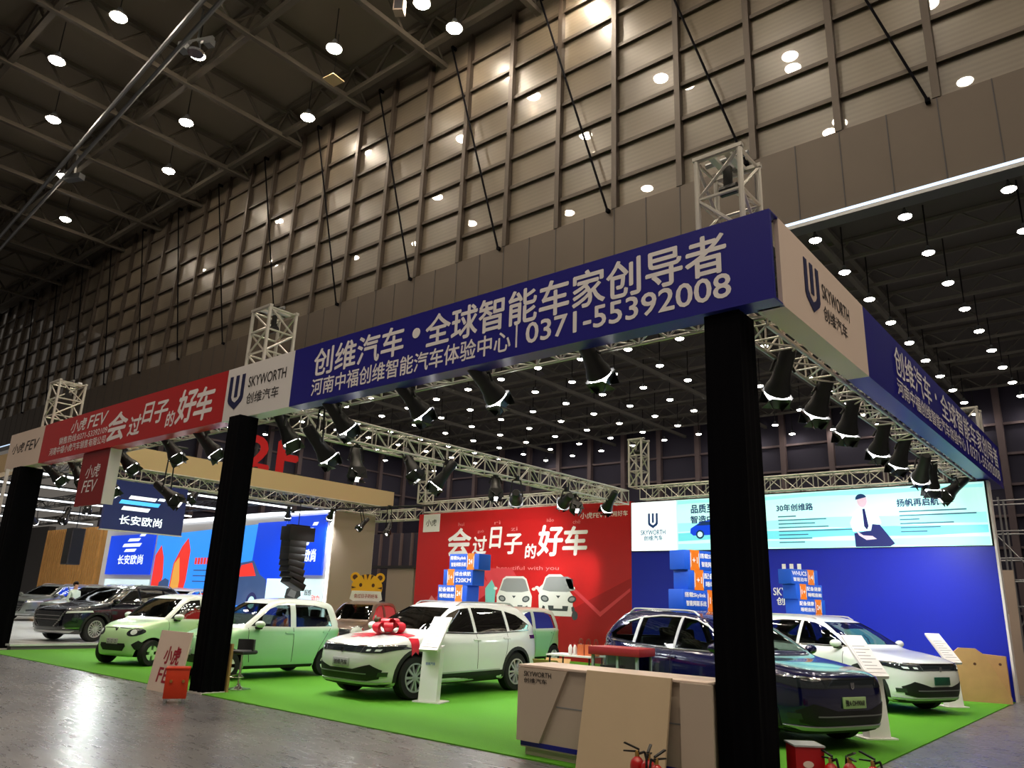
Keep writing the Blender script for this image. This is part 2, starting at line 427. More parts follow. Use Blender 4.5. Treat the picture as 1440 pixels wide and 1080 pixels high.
# ------------------------------------------------------------------ exhibition stand
ZF0, ZF1 = 4.97, 6.05
D, WB = 13.5, 9.74
bm = bm_new(); add_prism(bm, [(-21.15, -.21), (.05, -.21), (.05, 13.4), (-21.15, 13.4)], (0, 0, 0), X, Y, Z, .015)
tag(obj('turf_carpet', bm, 'turf', smooth=False), 'bright green artificial turf covering the whole car stand', 'carpet', kind='stuff')

def box_truss(p, q, s, label, cat='truss', bay=.42, r=.026, rb=.014, mtl='truss_aluminium', group=None, name='box_truss', parts=True):
    p, q = Vector(p), Vector(q); d = (q-p); L_ = d.length; d.normalize()
    if abs(d.z) > .9: u, v = X.copy(), Y.copy()
    else: u = Z.copy(); v = d.cross(u).normalized()
    t = thing(name, label, cat, p, 0, group)
    cs = [u*(a*s/2)+v*(b*s/2) for a, b in ((1, 1), (1, -1), (-1, -1), (-1, 1))]
    for c in cs:
        bm = bm_new(); add_tube(bm, c, c+d*L_, r, 8); obj('chord', bm, mtl, t)
    n = max(1, round(L_/bay)); bm = bm_new(); h = L_/n
    for i in range(n+1):
        for a, b in zip(cs, cs[1:]+cs[:1]):
            add_tube(bm, a+d*h*i, b+d*h*i, rb, 5)
            if i < n:
                e, f = (a, b) if i % 2 else (b, a)
                add_tube(bm, e+d*h*i, f+d*h*(i+1), rb, 5)
    obj('bracing', bm, mtl, t, smooth=False)
    return t

# fascia boards, front row
def fascia(name, label, x0, x1, mtl):
    t = thing(name, label, 'sign', (0, 0, 0))
    obj('panel', bx(x0, x1, 0, .05, ZF0, ZF1), mtl, t, smooth=False)
    obj('soffit', bx(x0, x1, .05, .3, ZF0, ZF0+.02), mtl, t, smooth=False)
    obj('top_return', bx(x0, x1, .05, .3, ZF1-.02, ZF1), mtl, t, smooth=False)
    return t
fb = fascia('fascia_sign', 'long blue fascia with white Chinese lettering and phone number', -8.77, 0.18, 'fascia_blue')
text('创维汽车', (-8.13, 0, 5.43), X, Z, 2.34, .50, 'letter_white', fb, .02)
bm = bm_new(); add_lathe(bm, [(.085, 0), (.085, .008)], 20, Matrix.Translation((-5.5, -.001, 5.72)) @ Matrix.Rotation(PI/2, 4, 'X')); obj('lettering_dot', bm, 'letter_white', fb, smooth=False)
text('全球智能车家创导者', (-5.28, 0, 5.43), X, Z, 4.93, .51, 'letter_white', fb, .02)
text('河南中福创维智能汽车体验中心', (-8.13, 0, 5.07), X, Z, 4.58, .31, 'letter_white', fb, .016)
obj('lettering_bar', bx(-3.455, -3.43, -.008, 0, 5.09, 5.45), 'letter_white', fb, smooth=False)
text('0371-55392008', (-3.27, 0, 5.11), X, Z, 2.96, .29, 'letter_white', fb, .025)
fw = fascia('fascia_sign', 'white fascia square with navy shield logo beside the long blue fascia', -11.05, -8.77, 'bright_white')
u_logo((-10.93, 0, 5.17), X, Z, .55, .70, 'letter_navy', fw)
text('SKYWORTH', (-10.24, 0, 5.56), X, Z, 1.26, .21, 'letter_black', fw, .012)
text('创维汽车', (-10.24, 0, 5.22), X, Z, 1.08, .22, 'letter_black', fw, .006)
fr = fascia('fascia_sign', 'red fascia with white brush style Chinese slogan', -20.65, -11.05, 'fascia_red')
text('小虎', (-18.75, 0, 5.60), X, Z, .95, .33, 'letter_white', fr, .02, .2)
text('FEV', (-17.7, 0, 5.61), X, Z, 1.15, .32, 'letter_white', fr, .02, .2)
text('销售热线:0371-53392109', (-19.4, 0, 5.35), X, Z, 2.95, .20, 'letter_white', fr, .01)
text('河南中福小虎汽车销售有限公司', (-19.95, 0, 5.10), X, Z, 3.5, .21, 'letter_white', fr, .01)
SL = [('会', -16.4, 5.12, 1.02, .68), ('过', -15.28, 5.14, .62, .46), ('日', -14.62, 5.36, .50, .46), ('子', -14.05, 5.30, .62, .48), ('的', -13.45, 5.14, .38, .34), ('好', -13.02, 5.16, .82, .72), ('车', -12.25, 5.12, .76, .70)]
for ch, x, z, w, h in SL:
    text(ch, (x, 0, z), X, Z, w, h, 'letter_white', fr, .028, .12)
fe = fascia('fascia_sign', 'white fascia square with dark lettering at the far left end', -23.3, -20.65, 'warm_white')
text('小虎', (-22.95, 0, 5.42), X, Z, .95, .30, 'letter_black', fe, .008, .2)
text('FEV', (-21.9, 0, 5.43), X, Z, 1.0, .29, 'letter_black', fe, .008, .2)
# fascia boards, right side
def fascia_side(label, y0, y1, mtl, y1s=None):
    t = thing('fascia_sign', label, 'sign', (0, 0, 0))
    obj('panel', bx(.13, .18, y0, y1, ZF0, ZF1), mtl, t, smooth=False)
    obj('soffit', bx(-.12, .13, y0, y1, ZF0, ZF0+.02), mtl, t, smooth=False)
    obj('top_return', bx(-.12, .13, y0, y1, ZF1-.02, ZF1), mtl, t, smooth=False)
    return t
fs = fascia_side('pinkish white side fascia board with navy shield logo', .25, 3.5, 'warm_white')
sx = .18
u_logo((sx, 1.02, 5.22), Y, Z, .52, .64, 'letter_navy', fs)
text('SKYWORTH', (sx, 1.66, 5.54), Y, Z, 1.1, .2, 'letter_black', fs, .01)
text('创维汽车', (sx, 1.66, 5.25), Y, Z, .95, .2, 'letter_black', fs, .006)
fs2 = fascia_side('long blue side fascia running back from the white logo board', 3.5, 15.3, 'fascia_blue')
text('创维汽车', (sx, 5.1, 5.43), Y, Z, 2.5, .50, 'letter_white', fs2, .012)
text('·', (sx, 7.95, 5.66), Y, Z, .13, .13, 'letter_white', fs2, .0)
text('全球智能车家创导者', (sx, 8.4, 5.43), Y, Z, 6.5, .50, 'letter_white', fs2, .012)
text('河南中福创维智能汽车体验中心', (sx, 5.1, 5.09), Y, Z, 5.4, .28, 'letter_white', fs2, .01)
obj('lettering_bar', bx(sx, sx+.008, 10.75, 10.78, 5.1, 5.4), 'letter_white', fs2, smooth=False)
text('0371-55392008', (sx, 11.0, 5.11), Y, Z, 3.9, .26, 'letter_white', fs2, .014)
# red flag hanging below the red fascia
fl = thing('hanging_flag_sign', 'small red box sign hanging below the red fascia', 'sign')
obj('panel', bx(-17.75, -16.2, .06, .14, 3.62, 4.96), 'flag_red', fl, smooth=False)
obj('side_panel', bx(-16.2, -16.16, .06, .32, 3.62, 4.96), 'bright_white', fl, smooth=False)
text('小虎', (-17.4, .06, 4.30), X, Z, .82, .33, 'letter_white', fl, .008, .2)
text('FEV', (-17.45, .06, 3.95), X, Z, .85, .29, 'letter_white', fl, .008, .2)

# columns: a truss wrapped in black cloth that hangs in folds
def column(x0, x1, y0, y1, z1, label, flare=.07):
    t = thing('draped_column', label, 'column', ((x0+x1)/2, (y0+y1)/2, 0))
    w, d = (x1-x0)/2, (y1-y0)/2
    bm = bm_new(); rings = []
    for k in range(13):
        z = .03+(z1-.03)*k/12; ring = []
        e = 1+flare*(1-k/12)**2
        P = []
        for (ax, ay), (cx, cy) in (((-1, -1), (1, -1)), ((1, -1), (1, 1)), ((1, 1), (-1, 1)), ((-1, 1), (-1, -1))):
            for s in range(10): P.append((ax+(cx-ax)*s/10, ay+(cy-ay)*s/10))
        for i, (px, py) in enumerate(P):
            wob = .018*math.sin(i*1.9+k*.25)*(1.2-k/12)
            ring.append(bm.verts.new((px*(w*e+wob), py*(d*e+wob), z)))
        rings.append(ring)
    n = len(rings[0])
    for a, b2 in zip(rings, rings[1:]):
        for i in range(n): bm.faces.new((a[i], a[(i+1) % n], b2[(i+1) % n], b2[i]))
    bm.faces.new(rings[0][::-1]); bm.faces.new(rings[-1])
    obj('cloth_cover', bm, 'black_cloth', t, angle=60)
    obj('base_plate', bx(-w*1.15, w*1.15, -d*1.15, d*1.15, 0, .03), 'bright_white', t, smooth=False)
    return t
column(-.67, -.25, .05, .47, 4.95, 'black draped column at the corner beside the beige counter', .02)
column(-10.42, -10.03, -.2, .19, 4.95, 'black draped column between the red box and the bar stool', .05)
c3 = column(-22.2, -21.6, -.1, .5, 4.95, 'black draped column at the left edge by the white platform')
obj('edge_trim', bx(-.40, -.34, -.45, -.37, .03, 4.9), 'bright_white', c3, smooth=False)

# trusses
box_truss((-10.9, .5, 5.25), (-.2, .5, 5.25), .4, 'horizontal truss behind the long blue fascia')
box_truss((-22.8, .5, 5.25), (-11.1, .5, 5.25), .4, 'horizontal truss behind the red fascia')
box_truss((-.42, .8, 5.2), (-.42, 14.6, 5.2), .4, 'truss running back along the inside of the right fascia', bay=.5)
box_truss((-WB, .8, 5.02), (-WB, 13.0, 5.02), .42, 'long silver truss running back over the middle of the stand', bay=.45)
box_truss((-9.3, 13.5, 5.19), (-.8, 13.5, 5.19), .4, 'truss along the top of the light screen wall', bay=.45)
box_truss((-19.0, 13.5, 5.22), (-10.2, 13.5, 5.22), .4, 'truss along the top of the red wall', bay=.45)
box_truss((-27.2, 13.5, 5.0), (-19.5, 13.5, 5.0), .4, 'truss carrying on to the left of the red wall', bay=.5)
def tower(x, y, z0, z1, s, label):
    t = box_truss((x, y, z0), (x, y, z1), s, label, bay=.48, name='truss_tower', r=.036, rb=.022)
    bm = bm_new(); add_box(bm, (0, -s/2, z1-z0+.03), (s+.08, .07, .05)); add_box(bm, (0, s/2, z1-z0+.03), (s+.08, .07, .05)); add_box(bm, (-.1, 0, z1-z0+.03), (.08, s, .05)); add_box(bm, (.1, 0, z1-z0+.03), (.08, s, .05)); obj('cap_frame', bm, 'truss_aluminium', t, smooth=False)
    bm = bm_new(); add_tube(bm, (-.1, 0, z1-z0-.35), (.12, 0, z1-z0-.35), .07, 10); add_box(bm, (0, 0, z1-z0-.18), (.1, .06, .3)); obj('chain_hoist', bm, 'black_metal', t)
    bm = bm_new(); add_tube(bm, (-s/2, 0, z1-z0+.08), (s/2, 0, z1-z0+.08), .035, 8); add_tube(bm, (0, s/2, z1-z0+.1), (0, s/2-.12, z1-z0+.1), .06, 8); obj('pulley', bm, 'grey_metal', t)
    return t
tower(-.46, .42, 5.45, 7.05, .56, 'silver truss tower sticking up at the blue fascia corner')
tower(-10.45, .5, 5.45, 7.3, .62, 'silver truss tower rising behind the white logo square')
tower(-21.2, .55, 5.45, 7.45, .7, 'silver truss tower above the red fascia at the left')
tower(-9.45, 13.5, 5.4, 6.9, .45, 'slim truss tower above where the red wall meets the screen')
tower(-.35, 14.9, 5.4, 7.0, .5, 'truss tower standing behind the far end of the blue side fascia')
tower(-19.2, 13.5, 5.40, 7.1, .42, 'truss tower above the left end of the red wall')

# back walls
rw = thing('backdrop_wall', 'red printed backdrop wall with two white cars and slogan', 'backdrop', (0, 0, 0))
obj('panel', bx(-19.47, -WB-.005, D, D+.25, 0, 4.98), 'fascia_red', rw, smooth=False)
def flat(pts, mtl, par, y, name='print', t=.003):
    bm = bm_new(); add_prism(bm, pts, (0, y, 0), X, Z, -Y, t); return obj(name, bm, mtl, par, smooth=False)
def ell(cx, cz, rx, rz, n=24, a0=0, a1=2*PI, rot=0):
    P = []
    for i in range(n+(a1-a0 < 6.2)):
        a = a0+(a1-a0)*i/n; x, z = rx*math.cos(a), rz*math.sin(a)
        P.append((cx+x*math.cos(rot)-z*math.sin(rot), cz+x*math.sin(rot)+z*math.cos(rot)))
    return P
flat([(-19.4, .2), (-16.0, 2.3), (-13.2, .9), (-12.0, 1.6), (-WB-.02, 2.6), (-WB-.02, .02), (-19.4, .02)], 'print_red_dark', rw, D-.001, t=.001)
flat([(-19.4, 1.2), (-16.4, 2.9), (-15.4, 2.2), (-17.6, .9)], 'print_red_light', rw, D-.0025, t=.001)
flat([(-12.3, 2.55), (-10.9, 1.55), (-WB-.05, 2.3), (-WB-.05, 2.2), (-10.9, 1.4), (-12.2, 2.35)], 'print_red_light', rw, D-.0025, t=.001)
flat([(-16.0, 2.9), (-14.6, 2.9), (-14.0, 2.2), (-15.4, 1.9)], 'print_red_light', rw, D-.0035, t=.001)
flat([(-19.4, .9), (-18.5, 1.9), (-17.7, 1.2), (-18.6, .4)], 'print_pink', rw, D-.004, t=.001)
BS = [('会', -17.78, 3.35, 1.15, 1.0), ('过', -16.52, 3.42, .68, .62), ('日', -15.68, 3.62, .55, .72), ('子', -14.98, 3.40, .8, .68), ('的', -14.02, 3.24, .48, .48), ('好', -13.48, 3.32, 1.06, 1.0), ('车', -12.40, 3.33, .98, .92)]
for ch, x, z, w, h in BS:
    text(ch, (x, D, z), X, Z, w, h, 'letter_white', rw, .03, .08)
for s, x, z in (('huì', -17.3, 4.45), ('guò', -16.3, 4.15), ('rì', -15.5, 4.45), ('zi', -14.7, 4.2), ('hǎo', -13.1, 4.45), ('chē', -12.0, 4.35)):
    text(s, (x, D, z), X, Z, .3, .13, 'print_pink', rw, 0)
text('beautiful with you', (-15.3, D, 2.80), X, Z, 2.75, .17, 'print_pink', rw, 0)
text('小虎FEV', (-11.7, D, 4.50), X, Z, .9, .2, 'letter_white', rw, .01)
text('| 家用好车', (-10.72, D, 4.50), X, Z, .85, .2, 'letter_white', rw, .005)
tg = obj('white_tag', bx(-19.2, -18.3, D-.02, D, 4.28, 4.96), 'bright_white', rw, smooth=False)
text('小虎', (-19.05, D-.02, 4.50), X, Z, .58, .26, 'letter_black', tg, .01, .1)
# printed cars on the red wall (a flat picture)
def print_car(cx, cz, s, yaw=0):
    q = lambda pts: [(cx+x*s, cz+z*s) for x, z in pts]
    k = yaw
    y = D-.005
    flat(q([(-.88, -.52), (-.92, .05), (-.80, .28), (-.62, .72), (-.45, .82), (.45+k, .82), (.62+k, .72), (.80+k, .28), (.92+k*.7, .05), (.88+k*.7, -.52), (.6, -.66), (-.6, -.66)]), 'print_car_white', rw, y)
    flat(q([(-.74, .26), (-.56, .68), (-.42, .74), (.42, .74), (.56, .68), (.74, .26), (.4, .2), (-.4, .2)]), 'print_grey', rw, y-.004)
    if k: flat(q([(.64, .66), (.80+k*.3, .30), (.80+k*.85, .30), (.6+k*.85, .66)]), 'print_dark', rw, y-.004)
    for sg in (-1, 1):
        flat(q(ell(sg*.62, -.06, .19, .12, rot=sg*.2)), 'print_dark', rw, y-.004)
        flat(q(ell(sg*.62, -.06, .12, .07, rot=sg*.2)), 'print_grey', rw, y-.007)
        flat(q([(sg*.78, -.5), (sg*.70, -.3), (sg*.60, -.34), (sg*.62, -.48)]), 'print_dark', rw, y-.004)
        flat(q(ell(sg*.75, -.62, .13, .16)), 'print_dark', rw, y+.001)
        flat(q(ell(sg*1.0+(k if sg > 0 else 0), .33, .1, .06)), 'print_car_white', rw, y-.002)
    flat(q([(-.42, -.48), (-.46, -.30), (.46, -.30), (.42, -.48)]), 'print_dark', rw, y-.004)
    flat(q([(-.2, -.40), (-.2, -.29), (.2, -.29), (.2, -.40)]), 'print_car_white', rw, y-.007)
    flat(q([(-.1, .06), (.1, .06), (0, -.04)]), 'print_dark', rw, y-.004)
print_car(-14.45, 1.92, .86); print_car(-12.55, 1.96, .90, -.35)
flat([(-13.2, 1.9), (-13.45, 2.2), (-13.1, 2.45), (-12.95, 1.9)], 'print_car_white', rw, D-.004)
flat([(-15.75, 1.5), (-15.8, 2.2), (-15.5, 2.5), (-15.3, 2.2), (-15.35, 1.5)], 'print_teal', rw, D-.004)

bw = thing('backdrop_wall', 'plain royal blue wall below the light screen', 'backdrop')
obj('panel', bx(-WB, .05, D, D+.25, 0, 3.4), 'wall_blue', bw, smooth=False)
text('SKYWORTH', (-5.28, D, 2.18), X, Z, 1.15, .2, 'letter_white', bw, .02)
text('创维汽车', (-5.2, D, 1.93), X, Z, .95, .2, 'letter_white', bw, .02)
u_logo((-5.0, D, 2.35), X, Z, .52, .66, 'letter_white', bw)
led = thing('led_screen', 'long glowing pale cyan screen above the blue wall', 'screen')
obj('casing', bx(-WB, .03, D-.02, D+.25, 3.4, 4.94), 'black_plastic', led, smooth=False)
ys = D-.02
flat([(-WB+.02, 3.42), (-8.15, 3.42), (-8.15, 4.92), (-WB+.02, 4.92)], 'screen_white', led, ys, 'screen_picture')
flat([(-8.15, 3.42), (.01, 3.42), (.01, 4.92), (-8.15, 4.92)], 'screen_cyan_pale', led, ys, 'screen_picture')
def wavy(x0, x1, z0, z1, a, ph, n=30):
    P = [(x0+(x1-x0)*i/n, z0+a*math.sin(ph+i*.5)) for i in range(n+1)]
    return P+[(x0+(x1-x0)*i/n, z1+a*math.sin(ph+1+i*.37)) for i in range(n, -1, -1)]
for z0, z1, x0, x1, mm in ((3.44, 3.62, -8.1, -.02, 'screen_cyan'), (3.7, 3.92, -8.1, -.02, 'screen_teal'), (3.95, 4.2, -8.1, -.02, 'screen_cyan'), (4.78, 4.88, -8.1, -.02, 'screen_cyan')):
    flat(wavy(x0, x1, z0, z1, .02, x0+z0*7), mm, led, ys-.003, 'screen_picture', .001)
u_logo((-9.12, ys-.004, 4.10), X, Z, .34, .46, 'screen_navy', led)
text('SKYWORTH', (-9.38, ys-.004, 3.90), X, Z, .85, .15, 'screen_ink', led, .02)
text('创维汽车', (-9.28, ys-.004, 3.73), X, Z, .66, .15, 'screen_ink', led, .02)
text('品质至上', (-7.65, ys-.006, 4.50), X, Z, 1.0, .25, 'screen_navy', led, .03)
text('智造中国', (-7.67, ys-.006, 4.20), X, Z, 1.0, .22, 'screen_navy', led, .03)
text('30年创维路', (-5.05, ys-.006, 4.43), X, Z, 1.0, .19, 'screen_navy', led, .03)
text('扬帆再启航', (-1.95, ys-.006, 4.41), X, Z, .95, .19, 'screen_navy', led, .03)
for x0, ws_ in ((-5.02, (.5, 1.3, 1.0, 1.35, 1.95, .8, .9, .7)), (-1.92, (1.5, 1.7, .45, 1.2, .9, .6))):
    for k, w in enumerate(ws_): flat([(x0, 4.27-.1*k), (x0+w, 4.27-.1*k), (x0+w, 4.302-.1*k), (x0, 4.302-.1*k)], 'screen_ink', led, ys-.005, 'text_line', .002)
# blue car picture on the screen
flat([(-7.7, 3.92), (-7.68, 4.05), (-7.52, 4.14), (-7.3, 4.26), (-6.85, 4.28), (-6.45, 4.16), (-6.1, 4.1), (-5.95, 3.98), (-5.98, 3.86), (-7.6, 3.84)], 'screen_blue', led, ys-.006, 'screen_picture', .002)
flat([(-7.5, 4.13), (-7.3, 4.23), (-6.87, 4.25), (-6.55, 4.14)], 'screen_navy', led, ys-.009, 'screen_picture', .002)
for cx in (-7.38, -6.3):
    flat(ell(cx, 3.87, .13, .13), 'screen_navy', led, ys-.009, 'screen_picture', .002); flat(ell(cx, 3.87, .08, .08), 'screen_cyan_pale', led, ys-.012, 'screen_picture', .002)
# man on the screen
mx0 = -2.7
flat([(mx0-.33, 3.43), (mx0-.34, 3.78), (mx0+.12, 3.85), (mx0+.18, 3.43)], 'screen_suit', led, ys-.006, 'screen_picture', .002)
flat([(mx0-.36, 3.82), (mx0-.42, 4.05), (mx0-.3, 4.32), (mx0-.16, 4.42), (mx0+.08, 4.42), (mx0+.26, 4.3), (mx0+.34, 4.02), (mx0+.2, 3.84)], 'screen_shirt', led, ys-.007, 'screen_picture', .002)
flat(ell(mx0-.08, 4.6, .13, .17), 'screen_skin', led, ys-.010, 'screen_picture', .002)
flat(ell(mx0-.1, 4.66, .14, .13, a0=.3, a1=3.3), 'screen_navy', led, ys-.012, 'screen_picture', .002)
flat([(mx0-.09, 4.40), (mx0-.03, 4.40), (mx0+.03, 3.95), (mx0-.02, 3.86), (mx0-.08, 3.95)], 'screen_suit', led, ys-.010, 'screen_picture', .002)
flat([(mx0+.0, 3.55), (mx0+.12, 4.0), (mx0+.3, 3.98), (mx0+.62, 3.5), (mx0+.5, 3.43), (mx0+.1, 3.43)], 'screen_suit', led, ys-.010, 'screen_picture', .002)
flat([(mx0-.3, 3.86), (mx0-.12, 3.72), (mx0+.1, 3.7), (mx0+.2, 3.62), (mx0-.05, 3.6), (mx0-.22, 3.72)], 'screen_skin', led, ys-.013, 'screen_picture', .002)
struct('trim_3', bx(.05, .1, D-.01, D+.25, 0, 4.94), 'bright_white')

# ------------------------------------------------------------------ stage spotlights
def make_spot(loc, target, power, label, group, size=1.12, light=True, mount=None, cone=95, hang=None):
    """a lamp on a yoke, hung from the truss above; barn doors round a glowing mouth at loc"""
    loc, target = Vector(loc), Vector(target); d = (target-loc).normalized()
    t = thing('stage_spotlight', label, 'spotlight', loc, 0, group)
    Rm = d.to_track_quat('-Z', 'Y').to_matrix()     # local -Z shines at the target
    def P(x, y, z): return Rm @ Vector((x, y, z))*size
    def put(name, bm, m_, par=t):
        bmesh.ops.transform(bm, matrix=Matrix.Scale(size, 4), verts=bm.verts); bmesh.ops.transform(bm, matrix=Rm.to_4x4(), verts=bm.verts)
        return obj(name, bm, m_, par)
    bm = bm_new(); add_lathe(bm, [(.155, 0), (.16, .05), (.12, .16), (.10, .3), (.095, .58), (.07, .62)], 18); put('housing', bm, 'black_metal')
    bm = bm_new(); add_lathe(bm, [(.04, -.10), (.10, -.085), (.14, -.045), (.15, -.002)], 18); put('lens', bm, 'spot_light_face')
    for a, tilt in ((0, 1.0), (PI/2, .85), (PI, 1.0), (1.5*PI, .85)):
        bm = bm_new(); ca = Matrix.Rotation(a, 4, 'Z') @ Matrix.Translation((.16, 0, -.01)) @ Matrix.Rotation(tilt-.35, 4, 'Y')
        vs = [bm.verts.new(ca @ Vector(p)) for p in ((0, -.12, 0), (0, .12, 0), (.0, .17, -.2), (.0, -.17, -.2), (.008, -.12, 0), (.008, .12, 0), (.008, .17, -.2), (.008, -.17, -.2))]
        for f in ((0, 1, 2, 3), (7, 6, 5, 4), (0, 4, 5, 1), (1, 5, 6, 2), (2, 6, 7, 3), (3, 7, 4, 0)): bm.faces.new([vs[i] for i in f])
        put('barn_door', bm, 'black_metal')
    top = Vector((0, 0, (mount if mount else loc.z+.55)-loc.z))
    pv = P(0, 0, .28); bm = bm_new(); s = (Rm @ X)*.15*size
    up = Vector((pv.x, pv.y, top.z-.06)) if not hang else Vector((hang[0]-loc.x, hang[1]-loc.y, top.z-.06)); add_tube(bm, pv+s, up+s*.6, .018, 6); add_tube(bm, pv-s, up-s*.6, .018, 6); add_tube(bm, up-s*.6, up+s*.6, .018, 6); obj('yoke', bm, 'black_metal', t)
    bm = bm_new(); add_tube(bm, up, Vector((up.x, up.y, top.z+.05)), .035, 8); add_box(bm, (up.x, up.y, top.z), (.1, .1, .1)); obj('clamp', bm, 'black_metal', t)
    if light:
        ld = bpy.data.lights.new('spot_beam', 'SPOT'); ld.energy = power; ld.spot_size = math.radians(cone); ld.spot_blend = .8; ld.shadow_soft_size = .14; ld.color = (.97, 1, .97)
        lo = bpy.data.objects.new('spot_beam', ld); COL.objects.link(lo); lo.parent = t; lo.location = d*.16; lo.rotation_euler = d.to_track_quat('-Z', 'Y').to_euler()
    return t
FS = [((-20.84, .7, 4.63), (-18, 5, 0)), ((-19.82, .9, 4.56), (-17, 3, 0)), ((-17.23, .7, 4.08), (-16, 3, .5)), ((-16.37, .7, 4.61), (-14, 4, .5)), ((-14.14, .7, 4.67), (-12, 3, .5)),
      ((-15.0, 1.25, 3.79), (-11, 3.5, .6)), ((-12.44, .7, 4.59), (-10.5, 4, .5)), ((-9.6, .7, 4.53), (-8.3, 2.6, .6)), ((-8.4, .7, 4.12), (-7.8, 4, .6)), ((-7.93, .7, 4.60), (-7.0, 5, .2)), ((-6.0, .7, 4.63), (-4.6, 5, .2)), ((-4.38, .7, 4.66), (-3.6, 6, .5)), ((-2.53, .7, 4.72), (-2.4, 5, .5))]
for i, (p, q) in enumerate(FS):
    make_spot(p, q, SPOT_W, ORD[i]+' barn door spotlight from the left under the front fascia', 'spotlights under the front fascia', mount=5.05)
    if p[1] > 1: sp = bpy.data.objects['stage_spotlight.%03d' % i]; bm = bm_new(); add_tube(bm, (0, -.8, 1.26), (.05, .1, 1.26), .025, 8); obj('arm', bm, 'black_metal', sp)
TS = [((-9.6, 2.34, 4.2), (-7.5, 1.4, .7)), ((-9.6, 3.96, 4.41), (-7.2, 4.2, .6)), ((-9.7, 4.76, 4.27), (-12, 3.6, .8)), ((-9.6, 6.75, 4.35), (-7.8, 5, .8)), ((-9.7, 7.68, 4.29), (-14.4, 13.4, 3.3)), ((-9.7, 9.76, 4.45), (-14.6, 13.4, 3.1)), ((-9.6, 10.25, 4.41), (-6, 7, .3)), ((-9.7, 12.0, 4.57), (-12.5, 13.4, 1.8))]
for i, (p, q) in enumerate(TS):
    make_spot(p, q, SPOT_W*((6, 6, 3)[i % 3 if i != 7 else 2] if q[1] > 13 else .8), ORD[i]+' spotlight from the front under the middle truss', 'spotlights under the middle truss', mount=4.82, cone=48 if q[1] > 13 else 95)
RS = [((-.7, 2.29, 4.58), (-3.2, 5, .8)), ((-.7, 3.83, 4.62), (-3.0, 5.6, .8)), ((-.7, 5.29, 4.6), (-2.6, 7.0, .2)), ((-.7, 7.15, 4.6), (-2.6, 9.4, .8)), ((-.7, 8.48, 4.58), (-2.6, 10, .8)), ((-.7, 10.3, 4.58), (-2.3, 13.4, 2.2)), ((-.72, 11.35, 4.52), (-1.6, 12.8, .6)), ((-.72, 12.9, 4.55), (-4, 10, 1))]
for i, (p, q) in enumerate(RS):
    make_spot(p, q, SPOT_W*(2.2 if q[1] > 13 else 1), ORD[i]+' spotlight from the front along the right fascia truss', 'spotlights along the right truss', mount=5.02)

# ------------------------------------------------------------------ cars
def catmull(K, sub):
    out = []; n = len(K)
    for i in range(n-1):
        p0, p1, p2, p3 = K[max(0, i-1)], K[i], K[i+1], K[min(n-1, i+2)]
        for s in range(sub):
            t = s/sub
            out.append(tuple(.5*(2*b+(c-a)*t+(2*a-5*b+4*c-d)*t*t+(3*b-a-3*c+d)*t**3) for a, b, c, d in zip(p0, p1, p2, p3)))
    out.append(K[-1]); return out
def ring_pts(k, N):
    xf, zf, xr, zr, w, zs, nf, nr = k
    xc, a = (xf+xr)/2, max(.01, (xf-xr)/2); fine = []
    for i in range(401):
        th = PI*i/400; c, s = math.cos(th), math.sin(th)
        n = nf if c > 0 else nr
        x = math.copysign(abs(c)**(2/n), c); y = abs(s)**(2/n)
        z = zs+((zf if x > 0 else zr)-zs)*x*x
        fine.append(Vector((xc+a*x, w*y, z)))
    L_ = [0]
    for p, q in zip(fine, fine[1:]): L_.append(L_[-1]+(q-p).length)
    out, j = [], 0
    for i in range(N+1):
        s = L_[-1]*i/N
        while j < 399 and L_[j+1] < s: j += 1
        f = (s-L_[j])/max(1e-9, L_[j+1]-L_[j]); out.append(fine[j].lerp(fine[j+1], min(1, max(0, f))))
    return out
def loft(K, sub=4, N=72):
    bm = bm_new(); R_ = []
    for k in catmull(K, sub):
        h = ring_pts(k, N); h[0].y = 0; h[-1].y = 0
        full = h+[Vector((p.x, -p.y, p.z)) for p in h[-2:0:-1]]
        R_.append([bm.verts.new(p) for p in full])
    n = len(R_[0])
    for a, b in zip(R_, R_[1:]):
        for i in range(n): bm.faces.new((a[i], a[(i+1) % n], b[(i+1) % n], b[i]))
    for r, flip in ((R_[0], True), (R_[-1], False)):
        c = bm.verts.new(sum((v.co for v in r), Vector())/n)
        for i in range(n): bm.faces.new((r[(i+1) % n], r[i], c) if flip else (r[i], r[(i+1) % n], c))
    bmesh.ops.recalc_face_normals(bm, faces=bm.faces)
    return bm
